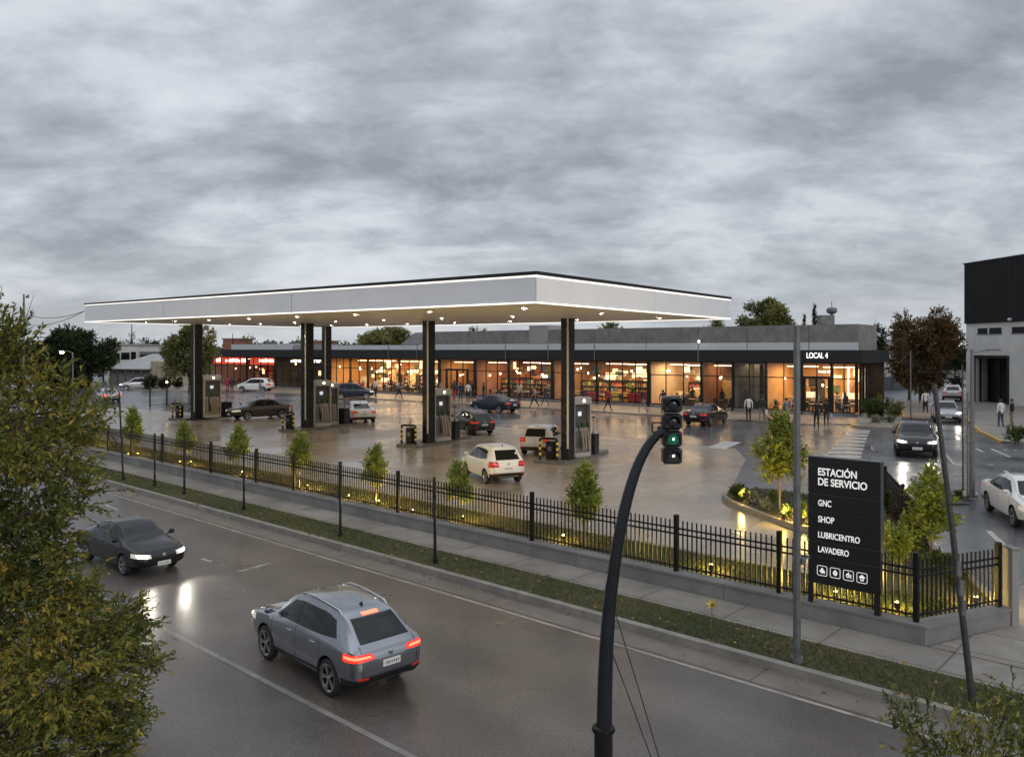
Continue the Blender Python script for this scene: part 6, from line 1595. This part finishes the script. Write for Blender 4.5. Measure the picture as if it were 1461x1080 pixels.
def in_poly(poly, z):
    P_ = np.array([(v.x, v.y) for v in poly])
    def f(rng, n):
        q_ = rng.uniform(P_.min(0), P_.max(0), (n, 2)); ins = np.zeros(n, bool); j = len(P_) - 1
        for i in range(len(P_)):
            c = ((P_[i, 1] > q_[:, 1]) != (P_[j, 1] > q_[:, 1])) & (q_[:, 0] < (P_[j, 0] - P_[i, 0]) * (q_[:, 1] - P_[i, 1]) / (P_[j, 1] - P_[i, 1] + 1e-9) + P_[i, 0]); ins ^= c; j = i
        q_ = q_[ins]; return np.concatenate([q_, np.full((len(q_), 1), z)], 1)
    return f
grass('corner_grass', in_poly(gbed, .045), 16000, .085, 7, (0.029, 0.0493, 0.0116), (0.06525, 0.09425, 0.0203), (0.145, 0.1305, 0.03625))
grass('island_ground_cover', in_poly(isl_in, .175), 6000, .09, 8, (0.029, 0.0435, 0.0145), (0.0725, 0.087, 0.029), (0.174, 0.145, 0.058))
rng = np.random.default_rng(9); n = 420
pos = in_strip(-2, 45, 12.5, 14.3, .03, 1.4)(rng, n); pos[:, 2] = np.where(np.einsum('ij,j->i', pos[:, :2], np.array(NR)) < 12.86, ROADZ + .015, .05); d = rng.normal(size=(n, 3)); d[:, 2] *= .15
tag(link_mesh('fallen_leaves', leaves_mesh('fallen_leaves', pos, d, .09, .055, rng.uniform(.2, 1, n), leaf_mat('dry leaves', (0.116, 0.058, 0.02175), (0.232, 0.1305, 0.0435), (0.435, 0.29, 0.116)), rng)), kind='stuff')
# --- garden spotlights
m_spot = emis('spot lens', (1, .78, .3), 9)
def make_spot():
    r = thing('garden_spotlight', '', 'spotlight')
    mb = MB(); mb.cyl((0, 0, -.03), .02, .1, 6); mb.tube([(0, 0, .06), (0, .04, .16)], [.055, .06], 10); mb.build('housing', M['black_metal'], r)
    mb = MB(); mb.sphere((0, .045, .165), (.038, .038, .02), 10, 6); mb.build('lens', m_spot, r)
    ld = bpy.data.lights.new('garden_beam', 'POINT'); ld.energy = 60; ld.color = (1, .66, .13); ld.shadow_soft_size = .05
    lo = bpy.data.objects.new('garden_beam', ld); COL.objects.link(lo); lo.parent = r; lo.location = (0, .05, .27); lo.rotation_euler = Vector((.05, .35, 1)).to_track_quat('-Z', 'Y').to_euler()
    return r
sp0 = None
for k, (px, y, lb) in enumerate(((183, 653, 'left of the farthest young tree'), (195, 652, 'right of the farthest young tree'), (258, 664, 'left of the second young tree'), (271, 664, 'right of the second young tree'), (345, 679, 'at the foot of the third young tree'), (438, 699, 'by the fourth young tree'), (499, 714, 'between the fourth and fifth young trees'), (540, 722, 'under the fifth young tree'), (587, 735, 'right of the fifth young tree'), (661, 745, 'under the young tree before the white hatchback'), (804, 773, 'left of the young tree beside the signal pole'), (1015, 816, 'alone in the grass right of the signal pole'), (1193, 856, 'under the sign board'), (1280, 872, 'right of the sign board'), (1392, 864, 'at the right end of the fence'), (1060, 714, 'at the tip of the planted island'), (1119, 741, 'at the foot of the young tree on the planted island'), (1146, 746, 'near the steel pole on the planted island'))):
    zz = .03 if px < 1020 else (.045 if k in (12, 13, 14) else .175)
    b = G(px, y, zz)
    if sp0 is None: sp0 = make_spot(); o = sp0
    else: o = copy_tree(sp0)
    o.location = b; o.rotation_euler = (0, 0, random.Random(k).uniform(-.8, .8)); o['label'] = 'small lit garden spotlight ' + lb; o['group'] = 'lit garden spotlights'
# ------------------------------------------------------------------ people
def skin_body(J, E, root):
    """J: name -> (xyz, radius); grows one continuous skin over the joints"""
    names = list(J); me = bpy.data.meshes.new('person'); me.from_pydata([J[n][0] for n in names], [(names.index(a), names.index(b)) for a, b in E], [])
    o = bpy.data.objects.new('tmp', me); COL.objects.link(o)
    md = o.modifiers.new('skin', 'SKIN'); md.use_smooth_shade = True
    for i, n in enumerate(names):
        sv = me.skin_vertices[0].data[i]; r = J[n][1]; sv.radius = r if isinstance(r, tuple) else (r, r); sv.use_root = n == root
    sd = o.modifiers.new('sub', 'SUBSURF'); sd.levels = sd.render_levels = 1
    dg = bpy.context.evaluated_depsgraph_get(); out = bpy.data.meshes.new_from_object(o.evaluated_get(dg)); bpy.data.objects.remove(o)
    return out
def make_person(pose):
    sit = pose == 'sit'; st = {'walk': .30, 'walkb': -.26, 'stand': .05, 'sit': 0}[pose]; J = {}; E = []
    zo = -.44 if sit else 0.0
    def j(n, p, r, par=None):
        J[n] = ((p[0], p[1], p[2]), r)
        if par: E.append((par, n))
    j('pelvis', (0, 0, .95 + zo), .12); j('waist', (.0, 0, 1.08 + zo), .118, 'pelvis'); j('chest', (.0, 0, 1.28 + zo), .14, 'waist'); j('collar', (.0, 0, 1.43 + zo), .085, 'chest'); j('neck', (.015, 0, 1.50 + zo), .052, 'collar')
    j('head', (.03, 0, 1.585 + zo), .082, 'neck'); j('crown', (.02, 0, 1.665 + zo), .07, 'head')
    for s, sg in (('L', 1), ('R', -1)):
        sw = st * sg
        j('shoulder' + s, (-.0, sg * .185, 1.395 + zo), .058, 'collar')
        if sit: el, wr_ = (.1, sg * .25, 1.14 + zo), (.32, sg * .19, 1.16 + zo); pd = Vector((1, -.2 * sg, 0))
        else: el, wr_ = (-sw * .30 - .02, sg * .25, 1.13), (-sw * .55 + .06, sg * .255, .89); pd = Vector((.25 - sw * .4, 0, -1)).normalized()
        j('elbow' + s, el, .043, 'shoulder' + s); j('wrist' + s, wr_, .029, 'elbow' + s)
        pm = Vector(wr_) + pd * .07; j('palm' + s, tuple(pm), (.036, .022), 'wrist' + s)
        side = Vector((1, 0, 0)) if not sit else Vector((0, 1, 0)); inn = Vector((0, -sg, 0)) if not sit else Vector((0, 0, -1))
        for k, (off, ln) in enumerate(((.03, .07), (.011, .08), (-.01, .075), (-.03, .058))):
            k1 = pm + pd * (.03 + ln * .5) + side * off; k2 = pm + pd * (.03 + ln) + side * off + inn * .02
            j('f%d%s' % (k, s), tuple(k1), .0095, 'palm' + s); j('g%d%s' % (k, s), tuple(k2), .0075, 'f%d%s' % (k, s))
        t1 = pm + side * .045 + pd * .0 + inn * .012; j('t1' + s, tuple(t1), .011, 'palm' + s); j('t2' + s, tuple(t1 + pd * .04 + inn * .008 + side * .008), .008, 't1' + s)
        j('hip' + s, (0, sg * .09, .88 + zo), .088, 'pelvis')
        if sit: kn, an, to = (.42, sg * .11, .51), (.40, sg * .11, .09), (.54, sg * .12, .035)
        else: kn = (sw * .55 + .03, sg * .095, .49 + abs(sw) * .02); an = (sw * 1.05 - (.04 if sw < 0 else 0), sg * .095, .085 + (.05 if sw < -.1 else 0)); to = (an[0] + .14, sg * .11, .035)
        j('knee' + s, kn, .058, 'hip' + s); j('ankle' + s, an, .04, 'knee' + s); j('toe' + s, to, (.042, .03), 'ankle' + s)
    me = skin_body(J, E, 'pelvis')
    segs = [(a, b) for a, b in E]
    def cls(a, b):
        if b[:4] in ('neck', 'head', 'crow') : return 0
        if b[0] in 'fgt' and b[:3] != 'toe' or b.startswith('palm') : return 0
        if b.startswith('toe'): return 3
        if b[:3] in ('hip', 'kne', 'ank'): return 2
        return 1
    A = np.array([J[a][0] for a, b in segs]); B = np.array([J[b][0] for a, b in segs]); K = np.array([cls(a, b) for a, b in segs]); Rr = np.array([np.mean(J[b][1]) for a, b in segs])
    mb = MB(); V = [tuple(v.co) for v in me.vertices]
    for p in me.polygons:
        c = np.array(p.center); ab = B - A; t = np.clip(((c - A) * ab).sum(1) / (ab * ab).sum(1), 0, 1); dd = np.linalg.norm(A + ab * t[:, None] - c, axis=1) - Rr * .6
        mb.f.append(tuple(p.vertices)); k = int(K[np.argmin(dd)])
        if k == 0 and c[2] < J['collar'][0][2] + .03 and abs(c[1]) < .15 and not sit: k = 1
        mb.m.append(k)
    mb.v = V
    h = Vector(J['head'][0])
    for sg in (1, -1):
        mb.sphere((h.x + .078, sg * .03, h.z + .03), (.008, .012, .007), 6, 4, mi=4)          # eyes
        mb.sphere((h.x - .005, sg * .083, h.z + .015), (.022, .01, .032), 8, 6, mi=0)          # ears
    mb.add([(h.x + .075, -.012, h.z + .03), (h.x + .075, .012, h.z + .03), (h.x + .108, 0, h.z - .012), (h.x + .078, .016, h.z - .018), (h.x + .078, -.016, h.z - .018)], [(0, 1, 2), (1, 3, 2), (3, 4, 2), (4, 0, 2)], mi=0)
    mb.box((h.x + .078, 0, h.z - .042), (.012, .045, .009), mi=5)                               # mouth
    r = thing('person', '', 'person')
    mats = [mat('skin', (.36, .2, .13), .55), mat('cloth top', (.3, .3, .3), .85), mat('cloth trousers', (.02, .02, .025), .85), mat('shoes', (.03, .025, .02), .6), M['black_plastic'], mat('lips', (.25, .08, .07), .5)]
    mb.build('body', mats, r, smooth=True)
    hb = MB(); n_, m_ = 14, 8
    vs = []
    for jv in range(m_ + 1):
        a = math.pi * .56 * jv / m_
        for i in range(n_):
            t = 2 * math.pi * i / n_; rad = .096; cut = .72 if math.cos(t) > .3 else 1.25
            aa = min(a * cut, math.pi * .75)
            vs.append((h.x - .012 + rad * 1.08 * math.sin(aa) * math.cos(t), rad * .95 * math.sin(aa) * math.sin(t), h.z + .032 + rad * 1.12 * math.cos(aa)))
    fs = [(jv * n_ + i, jv * n_ + (i + 1) % n_, (jv + 1) * n_ + (i + 1) % n_, (jv + 1) * n_ + i) for jv in range(m_) for i in range(n_)]
    hb.add(vs, fs); hb.build('hair', mat('dark hair', (.015, .011, .008), .6), r, smooth=True)
    return r
CL = dict(black=(.012, .012, .014), white=(.62, .61, .58), red=(.42, .03, .04), pink=(.45, .22, .22), grey=(.2, .2, .21), jeans=(.035, .05, .09), dark=(.03, .03, .035), khaki=(.2, .16, .11), blue=(.3, .45, .6), navy=(.02, .03, .06), green=(.05, .12, .06), beige=(.4, .33, .25))
def cloth(n): return mat('cloth ' + n, CL[n], .85, 0, .15, 12)
PP = {}
def person(pose, loc, heading, top, trou, label, group=None, scale=1.0, name='person', bag=None):
    if pose not in PP: PP[pose] = make_person(pose); r = PP[pose]
    else: r = copy_tree(PP[pose])
    for c in list(r.children):
        if c.name.startswith('bag'): bpy.data.objects.remove(c)
    r.location = loc; r.rotation_euler = (0, 0, heading); r.scale = (scale,) * 3; tag(r, label, 'person', group)
    if group is None and 'group' in r: del r['group']
    b = [c for c in r.children if c.name.startswith('body')][0]
    for i, n in ((1, top), (2, trou)): b.material_slots[i].link = 'OBJECT'; b.material_slots[i].material = cloth(n)
    if bag:
        mb = MB(); mb.bbox((-.03, -.3, .62), (.3, .12, .36), .03); mb.tube([(-.1, -.3, .79), (-.08, -.29, .86), (.05, -.29, .86), (.06, -.3, .79)], .01, 5); mb.build('bag', cloth(bag), r)
    return r
def pg(px, y, z=.0): return G(px, y, z)
OUT = [
 (867, 587, 'walk', 'red', 'black', 'person in a red top and black trousers walking on the shop walkway', .2, 1.12, None),
 (917, 588, 'walkb', 'dark', 'grey', 'person in a dark jacket and grey trousers walking in front of the diner window', .1, 1.12, None),
 (762.5, 582, 'walk', 'pink', 'black', 'person in a pale pink top walking by the store, right of the navy sedan', 3.0, 1.12, None),
 (1068, 602, 'stand', 'white', 'black', 'person in a white shirt and black trousers in front of the dim unit', 1.4, 1.1, None),
 (1087, 602, 'walkb', 'dark', 'khaki', 'person in a dark jacket with a pale bag, right of the one in white', 1.0, 1.08, 'white'),
 (1165, 612, 'stand', 'black', 'black', 'person all in black standing before the door of the corner shop', 1.5, 1.1, None),
 (1179, 609, 'walk', 'black', 'dark', 'person in black carrying a light blue bag beside the one all in black', 1.2, 1.08, 'blue'),
 (569, 569, 'walk', 'grey', 'black', 'person in a grey top and black trousers walking past the restaurant', 0.2, 1.1, None),
 (648, 572, 'stand', 'dark', 'red', 'person in a dark top and reddish trousers by the entrance behind the second column', 1.2, 1.1, None),
 (657, 574, 'stand', 'navy', 'jeans', 'person in navy and jeans waiting at the entrance', 2.2, 1.1, None),
 (668, 573, 'stand', 'white', 'dark', 'person in a white top at the entrance, just left of the navy sedan', 1.8, 1.1, None),
 (673.5, 571, 'stand', 'black', 'black', 'person in black leaning near the dark post of the entrance', .6, 1.1, None),
 (1320.5, 590, 'walk', 'white', 'black', 'person in a white top and dark trousers on the side street pavement', 1.2, 1.1, None),
 (1313, 577, 'stand', 'dark', 'dark', 'person in dark clothes standing under the brown tree', 2.5, 1.1, None),
 (1428, 611, 'stand', 'white', 'jeans', 'person in a white top and jeans on the pavement by the warehouse', 1.8, 1.12, None),
 (1444, 610.5, 'stand', 'black', 'khaki', 'person in a black jacket and pale shorts on the pavement by the warehouse', 2.6, 1.12, None),
 (325, 561, 'stand', 'red', 'red', 'person in a red outfit in front of the red lit shop', 1.5, 1.15, None),
 (331, 561.5, 'stand', 'navy', 'dark', 'person in dark blue beside the one in red', 1.9, 1.15, None),
 (371.5, 568, 'walk', 'grey', 'grey', 'person in grey walking behind the white hatchback at the red lit shop', .3, 1.12, None),
 (297.5, 594, 'stand', 'grey', 'dark', 'attendant in grey standing beside the farthest fuel dispenser', .2, 1.05, None),
 (690, 574, 'stand', 'black', 'jeans', 'person in black and jeans standing at the store window behind the navy sedan', 2.8, 1.1, None),
 (741, 576, 'stand', 'beige', 'dark', 'person in a beige top at the store window right above the navy sedan', 1.0, 1.1, None),
 (778, 579, 'walkb', 'dark', 'jeans', 'person in a dark top and jeans walking just left of the front column', 3.1, 1.1, None),
 (832, 584, 'stand', 'navy', 'black', 'person in navy and black right of the front column by the diner window', 1.7, 1.1, None),
 (604, 569, 'stand', 'black', 'dark', 'person in black half hidden by the second column near the restaurant', 1.2, 1.1, None),
 (628, 571, 'walk', 'grey', 'jeans', 'person in a grey top and jeans walking by the second dispenser, near the entrance', .2, 1.1, None),
 (1122, 606, 'stand', 'grey', 'jeans', 'person in grey and jeans beside the steel pole, in front of the corner shop', 1.6, 1.08, None),
 (946, 590, 'stand', 'black', 'black', 'person in black in front of the cafe, just left of the signal head', 1.4, 1.1, None),
 (536, 566, 'stand', 'white', 'dark', 'person in a white top at the restaurant window', 1.1, 1.1, None),
 (445, 588, 'stand', 'black', 'black', 'attendant in black standing between the columns near the third pump island', .4, 1.05, None)]
for px, y, pose, top, tr, lb, hd, sc, bag in OUT: person(pose, pg(px, y, .09 if y < 592 and px > 500 and px < 960 or px in (325, 331) else 0.0), hd, top, tr, lb, None, sc, bag=bag)
qr = random.Random(8)
for loc, a, u in seats[:34]:
    person('sit', loc + Vector((0, 0, 0)), a - R(90), qr.choice(['black', 'dark', 'white', 'red', 'grey', 'beige', 'navy']), qr.choice(['black', 'jeans', 'dark']), 'person sitting at a cafe table in %s' % UNAME[u], 'people sitting in %s' % UNAME[u])
for u, t, b, hd, top in (('oak', .18, 1.6, 2, 'black'), ('oak', .3, 2.2, 1, 'beige'), ('cafe', .4, 2.4, 2, 'black'), ('diner', .3, 2.6, 2, 'dark'), ('store', .6, 2.4, 1, 'white'), ('store', .25, 2.8, 2, 'beige'), ('entry', .4, 1.4, 1, 'red'), ('entry', .75, 1.0, 2, 'dark'), ('rest', .15, 2.2, 1, 'white'), ('rest', .55, 2.3, 2, 'black'), ('bistro', .6, 1.6, 2, 'black'), ('dim', .8, 1.2, 1, 'green')):
    ta, tb_ = UNT[u]; person('stand', FP(ta + (tb_ - ta) * t, b), hd, top, 'black', 'person in %s standing inside %s' % (top, UNAME[u]), None, 1.0)
